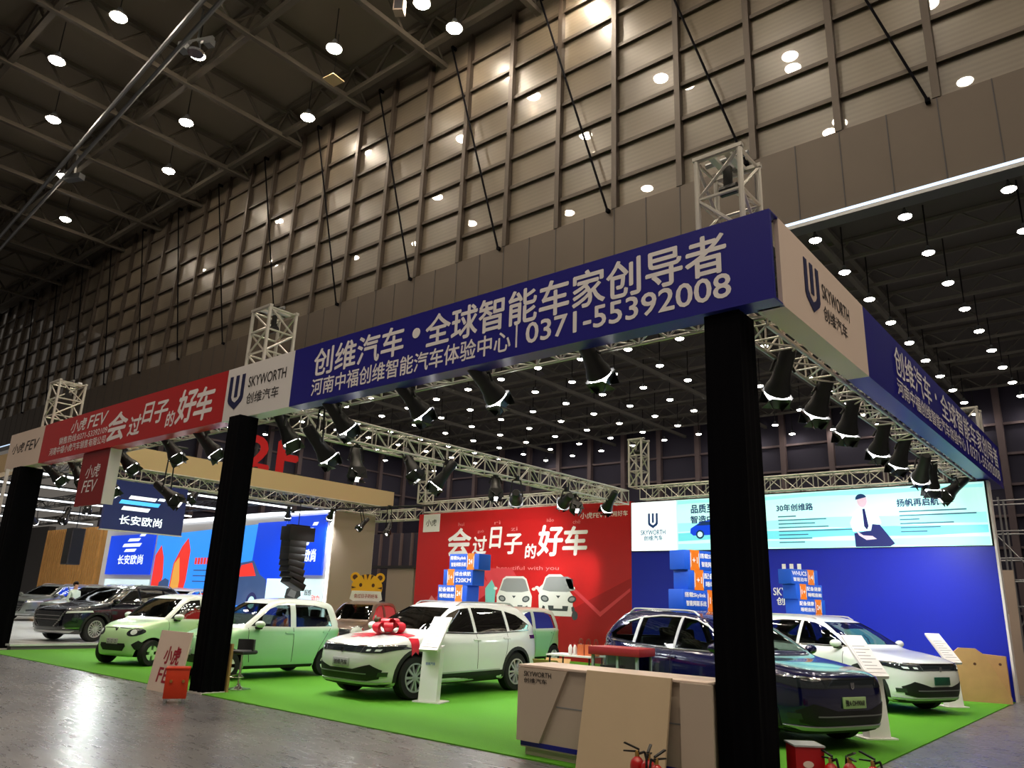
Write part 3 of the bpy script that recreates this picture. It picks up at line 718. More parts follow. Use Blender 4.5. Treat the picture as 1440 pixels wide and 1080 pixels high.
SUV = dict(L=2.36, R=.365, xa=1.42, xb=-1.38, tr=.80, rings=[
    (2.08, .21, -2.08, .25, .76, .21, 5, 5), (2.24, .24, -2.22, .28, .89, .25, 5, 5), (2.31, .35, -2.30, .40, .94, .35, 5, 5), (2.34, .50, -2.34, .55, .952, .52, 5, 5),
    (2.35, .65, -2.36, .70, .955, .70, 5, 5), (2.33, .80, -2.35, .85, .950, .83, 5, 5), (2.27, .90, -2.33, .97, .942, .93, 5, 5), (2.08, .97, -2.29, 1.05, .92, 1.00, 5, 5.5),
    (1.66, 1.04, -2.25, 1.12, .89, 1.06, 6, 6), (1.27, 1.09, -2.22, 1.17, .865, 1.10, 7, 7), (1.06, 1.18, -2.17, 1.25, .835, 1.18, 8, 8), (.76, 1.345, -2.05, 1.40, .765, 1.345, 8, 8),
    (.46, 1.50, -1.90, 1.53, .69, 1.50, 8, 8), (.25, 1.585, -1.76, 1.605, .63, 1.585, 8, 8), (.0, 1.645, -1.50, 1.655, .53, 1.645, 7, 7), (-.25, 1.675, -1.15, 1.68, .36, 1.675, 5, 5), (-.5, 1.69, -.8, 1.69, .05, 1.69, 3, 3)],
    wins=[[(.98, 1.13), (.72, 1.29), (.42, 1.45), (.16, 1.535), (-.12, 1.565), (-.12, 1.115)], [(-.20, 1.115), (-.20, 1.57), (-.70, 1.57), (-1.12, 1.53), (-1.12, 1.135)], [(-1.20, 1.14), (-1.20, 1.52), (-1.52, 1.45), (-1.88, 1.26), (-1.80, 1.18)]],
    ws=[(-.72, 1.16), (.72, 1.16), (.66, 1.36), (.56, 1.555), (-.56, 1.555), (-.66, 1.36)], rwin=[(-.66, 1.22), (.66, 1.22), (.55, 1.53), (-.55, 1.53)], cab=(8, -1.7))
MINI = dict(L=1.7, R=.285, xa=1.2, xb=-1.2, tr=.655, rings=[
    (1.48, .19, -1.5, .22, .60, .2, 5, 5), (1.60, .22, -1.6, .25, .71, .22, 5, 5), (1.66, .35, -1.68, .40, .752, .35, 4.5, 5), (1.69, .50, -1.70, .55, .765, .52, 4.2, 5), (1.67, .66, -1.70, .72, .765, .70, 4.2, 5),
    (1.60, .80, -1.69, .84, .76, .82, 4.5, 5), (1.44, .90, -1.66, .93, .745, .90, 5, 6), (1.20, .965, -1.64, .99, .73, .965, 6, 7), (1.0, 1.0, -1.61, 1.03, .715, 1.01, 7, 7), (.85, 1.10, -1.58, 1.12, .695, 1.10, 8, 8),
    (.57, 1.31, -1.50, 1.32, .65, 1.31, 8, 8), (.34, 1.46, -1.42, 1.47, .60, 1.46, 8, 8), (.15, 1.535, -1.30, 1.54, .55, 1.535, 8, 8), (-.05, 1.58, -1.08, 1.585, .45, 1.58, 7, 7), (-.25, 1.605, -.85, 1.605, .26, 1.605, 5, 5), (-.4, 1.615, -.6, 1.615, .04, 1.615, 3, 3)],
    wins=[[(.74, 1.04), (.54, 1.20), (.30, 1.38), (.10, 1.46), (-.20, 1.48), (-.20, 1.025)], [(-.34, 1.025), (-.34, 1.485), (-.85, 1.475), (-1.17, 1.41), (-1.30, 1.04)]],
    ws=[(-.60, 1.06), (.60, 1.06), (.57, 1.28), (.48, 1.49), (-.48, 1.49), (-.57, 1.28)], rwin=[(-.55, 1.08), (.55, 1.08), (.46, 1.44), (-.46, 1.44)], cab=(7, -1.15))
def patch(bvh, poly, axis, off=.006, depth=.02, step=.06, sgn=1):
    """a panel that follows the body: polygon drawn in side, front, rear or top view, laid onto the surface"""
    bm = bm_new(); vs = [bm.verts.new((a, b, 0)) for a, b in poly]; f = bm.faces.new(vs); f.normal_update()
    bmesh.ops.triangulate(bm, faces=[f], ngon_method='EAR_CLIP')
    for ax in (0, 1):
        lo, hi = min(p[ax] for p in poly), max(p[ax] for p in poly); k = math.floor(lo/step)+1
        while k*step < hi-1e-4:
            no = Vector((0, 0, 0)); no[ax] = 1
            bmesh.ops.bisect_plane(bm, geom=bm.verts[:]+bm.edges[:]+bm.faces[:], plane_co=no*k*step, plane_no=no, dist=1e-5); k += 1
    bmesh.ops.remove_doubles(bm, verts=bm.verts[:], dist=1e-4)
    nm = {}
    for v in bm.verts:
        a, b = v.co.x, v.co.y
        o, d = {'side': (Vector((a, sgn*3, b)), Vector((0, -sgn, 0))), 'front': (Vector((5, a, b)), Vector((-1, 0, 0))), 'rear': (Vector((-5, a, b)), Vector((1, 0, 0))), 'top': (Vector((a, b, 5)), Vector((0, 0, -1)))}[axis]
        h, n, _, _ = bvh.ray_cast(o, d)
        if h is None: h, n, _, _ = bvh.find_nearest(o+d*(3-.9 if axis == 'side' else 5-1.5))
        if n.dot(d) > 0: n = -n
        nm[v] = n; v.co = h+n*off
    if depth:
        be = [e for e in bm.edges if e.is_boundary]; old = {}
        r = bmesh.ops.extrude_edge_only(bm, edges=be)
        for v in r['geom']:
            if isinstance(v, bmesh.types.BMVert):
                w = min(nm, key=lambda q: (q.co-v.co).length_squared); v.co = v.co-nm[w]*depth
    return bm
def boolean(o, cutters):
    for c in cutters:
        md = o.modifiers.new('b', 'BOOLEAN'); md.object = c; md.operation = 'DIFFERENCE'; md.solver = 'EXACT'
    dg = bpy.context.evaluated_depsgraph_get(); dg.update()
    me = bpy.data.meshes.new_from_object(o.evaluated_get(dg)); o.modifiers.clear(); old = o.data; o.data = me
    for c in cutters: bpy.data.objects.remove(c)
    me.shade_smooth(); me.set_sharp_from_angle(angle=math.radians(32))
def wheel_bms(R, w, style):
    ty, rim, spk = bm_new(), bm_new(), bm_new()
    ri = R*(.68 if style != 'petal' else .66); rx = Matrix.Rotation(-PI/2, 4, 'X')   # axis along +y (outwards)
    prof = [(ri, -w/2), (R*.93, -w/2), (R, -w/2+.03), (R, w/2-.03), (R*.93, w/2), (ri, w/2), (ri*.96, w/2-.02), (ri*.96, -w/2+.02)]
    n = 40; rg = [[ty.verts.new(rx @ Vector((r*math.cos(2*PI*i/n), r*math.sin(2*PI*i/n), z))) for i in range(n)] for r, z in prof]
    for a, b in zip(rg, rg[1:]+rg[:1]):
        for i in range(n): ty.faces.new((a[i], a[(i+1) % n], b[(i+1) % n], b[i]))
    add_lathe(ty, [(ri*.95, -w/2+.05), (ri*.95, w/2-.09)], 32, rx)
    def ringb(bm, r0, r1, z0, z1):
        pr = [(r0, z0), (r1, z0), (r1, z1), (r0, z1)]; g = [[bm.verts.new(rx @ Vector((r*math.cos(2*PI*i/n), r*math.sin(2*PI*i/n), z))) for i in range(n)] for r, z in pr]
        for a, b in zip(g, g[1:]+g[:1]):
            for i in range(n): bm.faces.new((a[i], a[(i+1) % n], b[(i+1) % n], b[i]))
    ringb(rim, ri*.88, ri*.99, w/2-.05, w/2+.004)
    add_lathe(spk, [(.07, w/2-.07), (.07, w/2-.012), (.04, w/2)], 16, rx)
    if style == 'petal':
        for k in range(4):
            P = [(ri*.86*math.cos(a), ri*.86*math.sin(a)) for a in [PI/2*k+.22+(PI/2-.44)*j/8 for j in range(9)]]+[(ri*.32*math.cos(PI/2*k+PI/2-.55), ri*.32*math.sin(PI/2*k+PI/2-.55)), (ri*.32*math.cos(PI/2*k+.55), ri*.32*math.sin(PI/2*k+.55))]
            add_prism(spk, P, (0, w/2-.05, 0), X, Z, Y, .05)
    else:
        N_ = 10 if style == 'ten' else 16
        for k in range(N_):
            a = 2*PI*k/N_+(.12 if style == 'ten' and k % 2 else 0)
            c, s = math.cos(a), math.sin(a); wd = .016 if style == 'ten' else .012
            P = [(.05*c-wd*s, .05*s+wd*c), (ri*.92*c-wd*1.3*s, ri*.92*s+wd*1.3*c), (ri*.92*c+wd*1.3*s, ri*.92*s-wd*1.3*c), (.05*c+wd*s, .05*s-wd*c)]
            add_prism(spk, P, (0, w/2-.05, 0), X, Z, Y, .045)
    return ty, rim, spk
def seat(par, x, y, w):
    bm = bm_new(); add_box(bm, (x, y, .62), (.5, w, .16), None, .05); add_box(bm, (x-.30, y, .92), (.15, w, .62), Matrix.Rotation(-.22, 3, 'Y'), .05)
    o = obj('seat', bm, 'seat_leather', par)
    bm = bm_new(); add_box(bm, (x-.37, y, 1.30), (.1, min(w, .28), .16), Matrix.Rotation(-.2, 3, 'Y'), .03); obj('headrest', bm, 'seat_leather', o)
def arc(cx, cz, r0, r1, a0, a1, n=16):
    return [(cx+r1*math.cos(a0+(a1-a0)*i/n), cz+r1*math.sin(a0+(a1-a0)*i/n)) for i in range(n+1)]+[(cx+r0*math.cos(a1-(a1-a0)*i/n), cz+r0*math.sin(a1-(a1-a0)*i/n)) for i in range(n+1)]
def make_car(spec, front, paint, label, loc, heading, z=0, zs=1.0, rim='silver_paint', plate=None, group='cars on show', pillars=None):
    """heading = direction (x, y) the nose points to"""
    ang = math.atan2(heading[1], heading[0])
    t = thing('car', label, 'car', (loc[0], loc[1], z or .015), ang, group)
    suv = spec is SUV; R, xa, xb, tr = spec['R'], spec['xa'], spec['xb'], spec['tr']
    K = spec['rings']; bm = loft(K); bvh = BVHTree.FromBMesh(bm)
    body = obj('body', bm, [paint, 'black_plastic', 'cabin_grey'])
    cut = []
    ww = .30 if suv else .26
    for x in (xa, xb):
        for s in (1, -1):
            b = bm_new(); add_tube(b, (x, s*(tr-ww*.62), R), (x, s*1.3, R), R+.055, 40)
            for f in b.faces: f.material_index = 1
            cut.append(obj('cut', b, [paint, 'black_plastic', 'cabin_grey']))
    ci, cx0 = spec['cab']
    IN = [(k[0]-.10, k[1]-.045, k[2]+.10, k[3]-.045, max(.03, k[4]-.07), k[5]-.045, k[6], k[7]) for k in K[ci+1:]]
    lo = IN[0]; IN = [(lo[0]-.25, .45, lo[2]+.05, .45, lo[4]-.02, .45, 6, 6), (lo[0]-.15, .75, lo[2]+.02, .75, lo[4], .75, 6, 6)]+IN
    b = loft(IN, 2, 40)
    for f in b.faces: f.material_index = 2
    cut.append(obj('cut', b, [paint, 'black_plastic', 'cabin_grey']))
    def pr(poly, o, ux, uy, un, th):
        b = bm_new(); add_prism(b, poly, o, ux, uy, un, th); bmesh.ops.recalc_face_normals(b, faces=b.faces)
        for f in b.faces: f.material_index = 1
        cut.append(obj('cut', b, [paint, 'black_plastic', 'cabin_grey']))
    xm = (K[-1][0]+K[-1][2])/2
    for w_ in spec['wins']: pr(w_, (0, -1.5, 0), X, Z, Y, 3)
    pr(spec['ws'], (xm+.25, 0, 0), Y, Z, X, 3); pr(spec['rwin'], (xm-.3, 0, 0), Y, Z, -X, 3)
    boolean(body, cut); body.parent = t
    # glazing
    for w_ in spec['wins']:
        for s in (1, -1): obj('window', patch(bvh, w_, 'side', -.008, 0, .12, s), 'car_glass', t)
    obj('windscreen', patch(bvh, spec['ws'], 'front', -.008, 0, .12), 'car_glass', t)
    obj('rear_window', patch(bvh, spec['rwin'], 'rear', -.008, 0, .12), 'car_glass', t)
    # cabin
    for s in (1, -1): seat(t, -.05 if suv else -.25, s*.38*(1 if suv else .85), .5 if suv else .44)
    seat(t, -.98 if suv else -.95, 0, 1.2 if suv else 1.0)
    b = bm_new(); add_box(b, (.92 if suv else .62, 0, .93 if suv else .90), (.42, 1.34 if suv else 1.15, .22), None, .06); dash = obj('dashboard', b, 'cabin_grey', t)
    b = bm_new(); cw = Vector((.62 if suv else .36, .38 if suv else .32, 1.0 if suv else .97)); rt = Matrix.Rotation(-1.15, 3, 'Y')
    pts = [cw+rt @ Vector((.18*math.cos(2*PI*i/20), .18*math.sin(2*PI*i/20), 0)) for i in range(21)]
    add_path(b, pts, .016, 6); add_path(b, [pts[0], pts[10]], .014, 6); add_path(b, [pts[5], cw], .014, 6); obj('steering_wheel', b, 'black_plastic', t)
    # wheels
    for x in (xa, xb):
        for s in (1, -1):
            ty, rm, sp = wheel_bms(R, .235 if suv else .17, front['wheel'])
            for q in (ty, rm, sp): bmesh.ops.transform(q, matrix=Matrix.Translation((x, s*tr, R)) @ (Matrix.Rotation(PI, 4, 'Z') if s < 0 else Matrix.Identity(4)), verts=q.verts)
            w_ = obj('wheel', ty, 'tyre_rubber', t); obj('rim', rm, rim if front['wheel'] != 'petal' else 'black_plastic', w_); obj('spokes', sp, rim, w_)
    # lower cladding, arches, seams, handles, mirrors, rails
    for s in (1, -1):
        if suv:
            for x in (xa, xb): obj('wheel_arch_trim', patch(bvh, arc(x, R, R+.05, R+.115, -.15, PI+.15), 'side', .012, .03, .08, s), 'clad_black', t)
            obj('sill_trim', patch(bvh, [(xa-R-.10, .235), (xa-R-.10, .40), (xb+R+.10, .42), (xb+R+.10, .245)], 'side', .012, .03, .12, s), 'clad_black', t)
            obj('sill_strip', patch(bvh, [(xa-R-.2, .405), (xa-R-.2, .43), (xb+R+.2, .45), (xb+R+.2, .425)], 'side', .014, .02, .12, s), 'silver_paint', t)
            obj('window_strip', patch(bvh, [(1.02, 1.105), (1.02, 1.125), (-.15, 1.105), (-1.2, 1.13), (-1.82, 1.165), (-1.82, 1.148), (-1.2, 1.112), (-.15, 1.085)], 'side', .008, .02, .1, s), 'chrome', t)
            obj('roof_rail', rail(bvh, s), 'silver_paint', t)
            for pl in ([[(-.19, 1.12), (-.19, 1.575), (-.13, 1.57), (-.13, 1.12)], [(-1.20, 1.14), (-1.20, 1.52), (-1.13, 1.53), (-1.13, 1.135)], [(1.0, 1.14), (.72, 1.305), (.42, 1.465), (.16, 1.55), (-.12, 1.582), (-.7, 1.588), (-1.12, 1.55), (-1.5, 1.47), (-1.5, 1.45), (-1.12, 1.53), (-.7, 1.57), (-.12, 1.565), (.16, 1.535), (.42, 1.45), (.72, 1.29)]] if pillars else []):
                obj('pillar_trim', patch(bvh, pl, 'side', .008, .02, .08, s), pillars, t)
            seams = [[(.98, 1.08), (1.0, .48)], [(-.16, 1.08), (-.16, .46)], [(-1.10, 1.10), (-1.02, .75), (-.93, .50)]]
            hnd = [(-.02-.12, .98), (-1.06+.02, 1.0)]
        else:
            obj('sill_trim', patch(bvh, [(xa-R-.08, .215), (xa-R-.08, .27), (xb+R+.08, .27), (xb+R+.08, .215)], 'side', .010, .02, .1, s), 'clad_black', t)
            seams = [[(.80, 1.0), (.82, .70), (.74, .34)], [(-.27, 1.01), (-.27, .32)], [(-1.25, 1.0), (-.98, .62), (-.86, .34)]]
            hnd = [(-.16, .90), (-1.14, .91)]
        for sm in seams:
            poly = [(x+.006, z_) for x, z_ in sm]+[(x-.006, z_) for x, z_ in sm[::-1]]
            obj('door_seam', patch(bvh, poly, 'side', .002, 0, .06, s), 'black_plastic', t)
        for hx, hz in hnd:
            obj('door_handle', patch(bvh, [(hx-.10, hz-.014), (hx-.10, hz+.014), (hx+.10, hz+.018), (hx+.10, hz-.01)], 'side', .025, .025, .1, s), paint, t)
        mxp = (.88, .94 if suv else .76, 1.17) if suv else (.62, .79, 1.08)
        b = bm_new(); r = bmesh.ops.create_uvsphere(b, u_segments=20, v_segments=12, radius=1)
        bmesh.ops.transform(b, matrix=Matrix.Translation((mxp[0], s*(mxp[1]+.03), mxp[2])) @ Matrix.Rotation(s*.25, 4, 'Z') @ Matrix.Diagonal((.075, .125, .07, 1)), verts=b.verts)
        mo = obj('mirror', b, paint, t)
        b = bm_new(); add_box(b, (mxp[0]-.02, s*(mxp[1]-.06), mxp[2]-.075), (.12, .16, .05), None, .015); obj('mirror_arm', b, 'black_plastic', mo)
    # front face
    for name, poly, axis, mm, off, dp in front['parts']:
        two = name.endswith('*'); nm = name.rstrip('*')
        for s in ((1, -1) if two else (1,)):
            pl = [(a*s, b_) for a, b_ in poly] if (axis in ('front', 'rear')) else poly
            o = obj(nm, patch(bvh, pl, axis, off, dp, .035, s), paint if mm == 'paint' else mm, t)
    if front.get('extra'): front['extra'](t, bvh)
    if plate:
        pm, tx, tm, pz = plate; h, n, _, _ = bvh.ray_cast(Vector((5, 0, pz)), Vector((-1, 0, 0)))
        po = obj('number_plate', bx(h.x+.002, h.x+.02, -.22, .22, pz-.07, pz+.07, .006), pm, t)
        if tx: text(tx, (h.x+.02, -.18, pz-.04), Y, Z, .36, .08, tm, po, .015)
    if zs != 1: t.scale = (1, 1, zs)
    return t, bvh
def rail(bvh, s):
    b = bm_new(); P = []
    for i in range(15):
        x = .12-1.75*i/14; h, n, _, _ = bvh.ray_cast(Vector((x, s*.565, 5)), Vector((0, 0, -1))); P.append(h+Vector((0, 0, .045 if 0 < i < 14 else 0)))
    add_path(b, P, .016, 6); return b
def badge(p, s, mm):
    def f(t, bvh):
        h, n, _, _ = bvh.ray_cast(Vector((5, 0, p)), Vector((-1, 0, 0)))
        u_logo((h.x+.012, -.35*s, p-.5*s), Y, Z, .7*s, s, mm, t)
    return f
EV = dict(wheel='ten', extra=badge(.80, .085, 'chrome'), parts=[
    ('grille', [(-.46, .775), (-.50, .87), (.50, .87), (.46, .775)], 'front', 'lamp_glass', .006, .02),
    ('grille_strip', [(-.90, .895), (-.5, .872), (.5, .872), (.90, .895), (.90, .912), (.5, .89), (-.5, .89), (-.90, .912)], 'front', 'chrome', .012, .02),
    ('headlight*', [(.47, .77), (.51, .868), (.90, .89), (.925, .85), (.78, .775)], 'front', 'lamp_glass', .008, .02),
    ('headlight_lens*', [(.57, .80), (.585, .83), (.65, .834), (.635, .803)], 'front', 'lamp_bright', .014, .01),
    ('headlight_lens*', [(.70, .80), (.715, .833), (.78, .836), (.765, .803)], 'front', 'lamp_bright', .014, .01),
    ('lower_grille', [(-.76, .36), (-.80, .50), (-.66, .59), (-.30, .50), (.30, .50), (.66, .59), (.80, .50), (.76, .36), (.6, .325), (-.6, .325)], 'front', 'black_plastic', .008, .02),
    ('grille_bar', [(-.6, .43), (-.6, .445), (.6, .445), (.6, .43)], 'front', 'grey_metal', .018, .015),
    ('skid_lip', [(-.72, .275), (-.84, .32), (-.6, .315), (.6, .315), (.84, .32), (.72, .275)], 'front', 'silver_paint', .02, .03),
    ('chin', [(-.7, .215), (-.82, .27), (.82, .27), (.7, .215)], 'front', 'clad_black', .01, .03),
    ('fog_light*', [(.74, .40), (.76, .47), (.84, .47), (.83, .40)], 'front', 'lamp_glass', .016, .01),
    ('tail_light*', [(.60, .99), (.62, 1.06), (.86, 1.06), (.87, .99)], 'rear', 'tail_glass', .008, .02)])
def fev_extra(t, bvh):
    h, n, _, _ = bvh.ray_cast(Vector((5, 0, .78)), Vector((-1, 0, 0)))
    b = bm_new(); add_prism(b, [(-.05, .05), (0, -.05), (.05, .05), (.02, .05), (0, .0), (-.02, .05)], (h.x+.004, 0, .78), Y, Z, X, .012); obj('emblem', b, 'lamp_glass', t)
    h, n, _, _ = bvh.ray_cast(Vector((5, 0, .53)), Vector((-1, 0, 0)))
    o = obj('number_plate', bx(h.x, h.x+.02, -.17, .17, .47, .59, .005), 'plate_grey', t)
    b = bm_new()
    for y in (-.11, 0, .11):
        for z in (.505, .555): add_box(b, (h.x+.021, y, z), (.004, .02, .02))
    obj('plate_holes', b, 'print_dark', o)
FEV = dict(wheel='petal', extra=fev_extra, parts=[
    ('headlight*', ell(.50, .735, .155, .085, 20, rot=.18), 'front', 'lamp_glass', .006, .02),
    ('headlight_lens*', ell(.49, .735, .06, .055, 14), 'front', 'lamp_bright', .012, .01),
    ('brow_line*', [(.06, .815), (.06, .825), (.40, .815), (.40, .805)], 'front', 'black_plastic', .008, .01),
    ('lower_grille', [(-.30, .33), (-.38, .43), (-.36, .49), (.36, .49), (.38, .43), (.30, .33)], 'front', 'black_plastic', .006, .02),
    ('corner_vent*', [(.56, .36), (.50, .47), (.60, .56), (.66, .50), (.62, .36)], 'front', 'black_plastic', .006, .02),
    ('tail_light*', ell(.55, .78, .1, .12, 16), 'rear', 'ext_red', .008, .02)])
def hex_extra(t, bvh):
    b = bm_new()
    for s in (-1, 1):
        for k in range(9):
            y, z = s*(.60-.02*k-.012*max(0, k-4)**1.5), .84-.048*k
            h, n, _, _ = bvh.ray_cast(Vector((5, y, z)), Vector((-1, 0, 0))); add_box(b, h+n*.02, (.03, .06, .034), Matrix.Rotation(s*.4, 3, 'X'))
    obj('grille_studs', b, 'chrome', t)
HEX = dict(wheel='multi', extra=hex_extra, parts=[
    ('grille', [(-.42, .42), (-.60, .80), (-.5, .86), (.5, .86), (.60, .80), (.42, .42)], 'front', 'lamp_glass', .008, .02),
    ('grille_bar', [(-.5, .62), (-.5, .64), (.5, .64), (.5, .62)], 'front', 'chrome', .014, .01), ('grille_bar', [(-.54, .72), (-.54, .74), (.54, .74), (.54, .72)], 'front', 'chrome', .014, .01),
    ('headlight*', [(.62, .80), (.64, .86), (.91, .89), (.92, .84)], 'front', 'lamp_bright', .008, .02),
    ('fog_light*', [(.66, .42), (.66, .50), (.86, .53), (.85, .44)], 'front', 'lamp_glass', .01, .02),
    ('bumper_strip*', [(.60, .385), (.62, .40), (.86, .41), (.85, .395)], 'front', 'chrome', .016, .02),
    ('chin', [(-.72, .26), (-.8, .32), (.8, .32), (.72, .26)], 'front', 'silver_paint', .012, .03)])
TRI = dict(wheel='multi', parts=[
    ('grille', [(-.60, .66), (-.66, .84), (.66, .84), (.60, .66), (.3, .62), (-.3, .62)], 'front', 'lamp_glass', .008, .02),
    ('headlight*', [(.68, .80), (.70, .86), (.92, .89), (.92, .84)], 'front', 'lamp_bright', .008, .02),
    ('fog_light*', [(.62, .40), (.72, .60), (.88, .44), (.84, .38)], 'front', 'black_plastic', .01, .02),
    ('chin', [(-.78, .26), (-.82, .34), (.82, .34), (.78, .26)], 'front', 'silver_paint', .012, .03)])
ROUND = dict(wheel='ten', extra=None, parts=[
    ('headlight*', ell(.54, .74, .12, .12, 20), 'front', 'lamp_bright', .008, .02), ('headlight_ring*', arc(.54, .74, .12, .15, 0, 2*PI-.001, 24), 'front', 'chrome', .012, .02),
    ('grille', [(-.40, .62), (-.42, .80), (.42, .80), (.40, .62)], 'front', 'lamp_glass', .008, .02), ('lower_grille', [(-.5, .34), (-.52, .46), (.52, .46), (.5, .34)], 'front', 'black_plastic', .008, .02)])

white1, bvh1 = make_car(SUV, EV, 'paint_white', 'white SUV with a big red bow on its bonnet', (-8.32, 3.72), (0, -1), plate=('plate_grey', '创维汽车', 'letter_black', .60))
navy1, _ = make_car(SUV, dict(EV, parts=[p for p in EV['parts'] if p[0] != 'headlight_lens*']), 'paint_navy', 'dark navy blue SUV with green number plate behind the corner column', (-2.56, 4.30), (.93, -.37), plate=('plate_green', '豫A·DH9068', 'letter_black', .60), pillars='silver_paint')
white2, _ = make_car(SUV, EV, 'paint_white', 'white SUV at the back right before the blue wall', (-2.62, 9.75), (.93, -.37), plate=('plate_dark_green', None, None, .60))
make_car(MINI, FEV, 'paint_mint', 'pale green small hatchback with headlights toward the floor at left', (-16.25, 2.3), (.3, -.95), rim='paint_mint')
make_car(MINI, FEV, 'paint_green', 'green and white small hatchback seen from the side beside the bar stool', (-12.33, 2.36), (0, -1), rim='paint_white')
make_car(MINI, FEV, 'paint_green', 'green small hatchback half hidden behind the white SUV', (-11.75, 10.05), (0, -1), rim='paint_white')
make_car(MINI, ROUND, 'paint_brown', 'brown retro mini car with a tiger board on its roof', (-16.6, 8.6), (.45, -.9), rim='silver_paint')
PZ = .15
make_car(SUV, HEX, 'paint_black_blue', 'black blue SUV with chrome studded grille on the white platform', (-23.1, 3.9), (.3, -.954), PZ)
make_car(SUV, TRI, 'paint_grey', 'silver grey SUV on the white platform beyond the black blue one', (-31.0, 6.6), (.45, -.89), PZ)
make_car(SUV, TRI, 'paint_white', 'white SUV at the rear of the platform behind the black blue one', (-28.2, 8.8), (.35, -.94), PZ)
make_car(SUV, HEX, 'paint_grey', 'grey car at the left edge of the white platform', (-38.5, 7.6), (.5, -.87), PZ)

# ------------------------------------------------------------------ red bow on the white SUV
bow = thing('gift_bow', 'big red ribbon bow lying on the bonnet of the white SUV', 'bow', (-8.32, 3.72, .015), -PI/2)
BX, BY = 1.45, .16
h, _, _, _ = bvh1.ray_cast(Vector((BX, BY, 5)), Vector((0, 0, -1))); BZ = h.z
def ribbon(bm, pts, sides, t=.006):
    A = []
    for p, sd in zip(pts, sides):
        A.append([bm.verts.new(p+sd*a) for a in (-1, 1)])
    for a, b in zip(A, A[1:]): bm.faces.new((a[0], a[1], b[1], b[0]))
for k, (az, el, ln) in enumerate([(0, .25, .34), (.8, .35, .30), (1.6, .25, .36), (2.4, .4, .30), (3.14, .25, .36), (3.9, .35, .30), (4.7, .25, .34), (5.5, .4, .30), (.4, .9, .26), (1.9, .95, .26), (3.5, .9, .26), (5.1, .95, .26)]):
    d = Vector((math.cos(az)*math.cos(el), math.sin(az)*math.cos(el), math.sin(el))); sd = Vector((-math.sin(az), math.cos(az), 0)); up = d.cross(sd)
    if up.z < 0: up = -up
    bm = bm_new(); pts, sds = [], []
    for i in range(17):
        a = -PI+2*PI*i/16; q = .5*(1+math.cos(a)); w = math.sin(a)*.40*math.sqrt(q+.02)
        pts.append(Vector((BX, BY, BZ+.05))+d*(ln*q)+up*(w*ln*.85)); sds.append(sd*(.025+.06*q))
    ribbon(bm, pts, sds); o = obj('ribbon_loop', bm, 'ribbon_red', bow, angle=180)
bm = bm_new(); add_lathe(bm, [(.02, -.045), (.06, -.02), (.065, .02), (.02, .05)], 14, Matrix.Translation((BX, BY, BZ+.10))); obj('knot', bm, 'ribbon_red', bow)
obj('ribbon_band', patch(bvh1, [(BX-.13, BY), (BX-.07, .80), (BX+.12, .80), (BX+.10, BY)], 'top', .012, .006, .05), 'ribbon_red', bow)
obj('ribbon_band', patch(bvh1, [(BX-.07, 1.01), (BX-.04, .74), (BX+.03, .80), (BX+.11, .72), (BX+.12, 1.01)], 'side', .014, .006, .04, 1), 'ribbon_red', bow)
for y0, x1, y1 in ((-.05, 1.98, -.22), (.0, 1.95, -.02), (.08, 1.90, .12), (-.1, 1.80, -.42)):
    obj('ribbon_tail', patch(bvh1, [(BX, y0-.03), (x1, y1-.035), (x1-.04, y1), (x1, y1+.035), (BX, y0+.03)], 'top', .012, .006, .05), 'ribbon_red', bow)

# ------------------------------------------------------------------ stacked display boxes on the roofs
def roof_boxes(cx, cy, hd, rows_, where, seam=.001):
    ang = math.atan2(hd[1], hd[0]); f = Vector((math.cos(ang), math.sin(ang), 0)); l = Vector((-f.y, f.x, 0)); z = 1.705
    for i, (lx, ly, l1, l2, band, side) in enumerate(rows_):
        p = Vector((cx, cy, 0))+f*lx+l*ly
        t = thing('display_box', '%s blue box with orange band on %s' % (('lowest', 'middle', 'topmost')[i], where), 'box', (p.x, p.y, z), ang, 'display boxes on the car roofs')
        dx, dy, dz = .38, .86, .325
        obj('carton', bx(-dx/2, dx/2, -dy/2, dy/2, 0, dz, .008), 'box_blue', t)
        # band wraps the text end; side = +1 puts it to the reader's right
        y0 = .20*side; b = bm_new(); add_box(b, (0, y0, dz/2), (dx+.012, .20, dz+.012)); bo = obj('orange_band', b, 'box_orange', t)
        b = bm_new(); xx = dx/2+.007
        for s in (-1, 1): add_prism(b, [(y0+s*.10, .03), (y0+s*.085, .06), (y0+s*.085, .26), (y0+s*.10, .295)] if s > 0 else [(y0+s*.10, .295), (y0+s*.085, .26), (y0+s*.085, .06), (y0+s*.10, .03)], (xx, 0, 0), Y, Z, X, .003)
        obj('band_print', b, 'letter_white', bo); text(band, (xx, y0-.055, .11), Y, Z, .11, .10, 'letter_white', bo, .03)
        tx = -.40 if side > 0 else -.08
        text(l1, (dx/2, tx, .19), Y, Z, .46, .09, 'letter_white', t, .03); text(l2, (dx/2, tx+.03, .06), Y, Z, .44, .085, 'letter_white', t, .03)
        z += dz+seam
A_, B_, C_ = ('配备健康', '睡眠座舱'), ('综合续航', '520KM'), ('搭载Skylink', '智能网联系统')
roof_boxes(-8.32, 3.72, (0, -1), [(-1.0, -.46, *A_, '24', 1), (-1.0, -.32, *B_, '1+', -1), (-1.0, -.16, *C_, '24', 1)], 'the roof of the bowed white SUV')
roof_boxes(-2.56, 4.30, (.93, -.37), [(-.85, .22, *C_, '1+', 1), (-.85, .34, *A_, '+1', -1), (-.85, .26, *C_, '+1', -1)], 'the roof of the navy SUV')
roof_boxes(-2.62, 9.75, (.93, -.37), [(-1.05, .48, *A_, '24', 1), (-1.05, .42, *A_, '1+', -1), (-1.05, .30, *('WHUCS', '智能泊车'), '14', 1)], 'the roof of the back right white SUV')

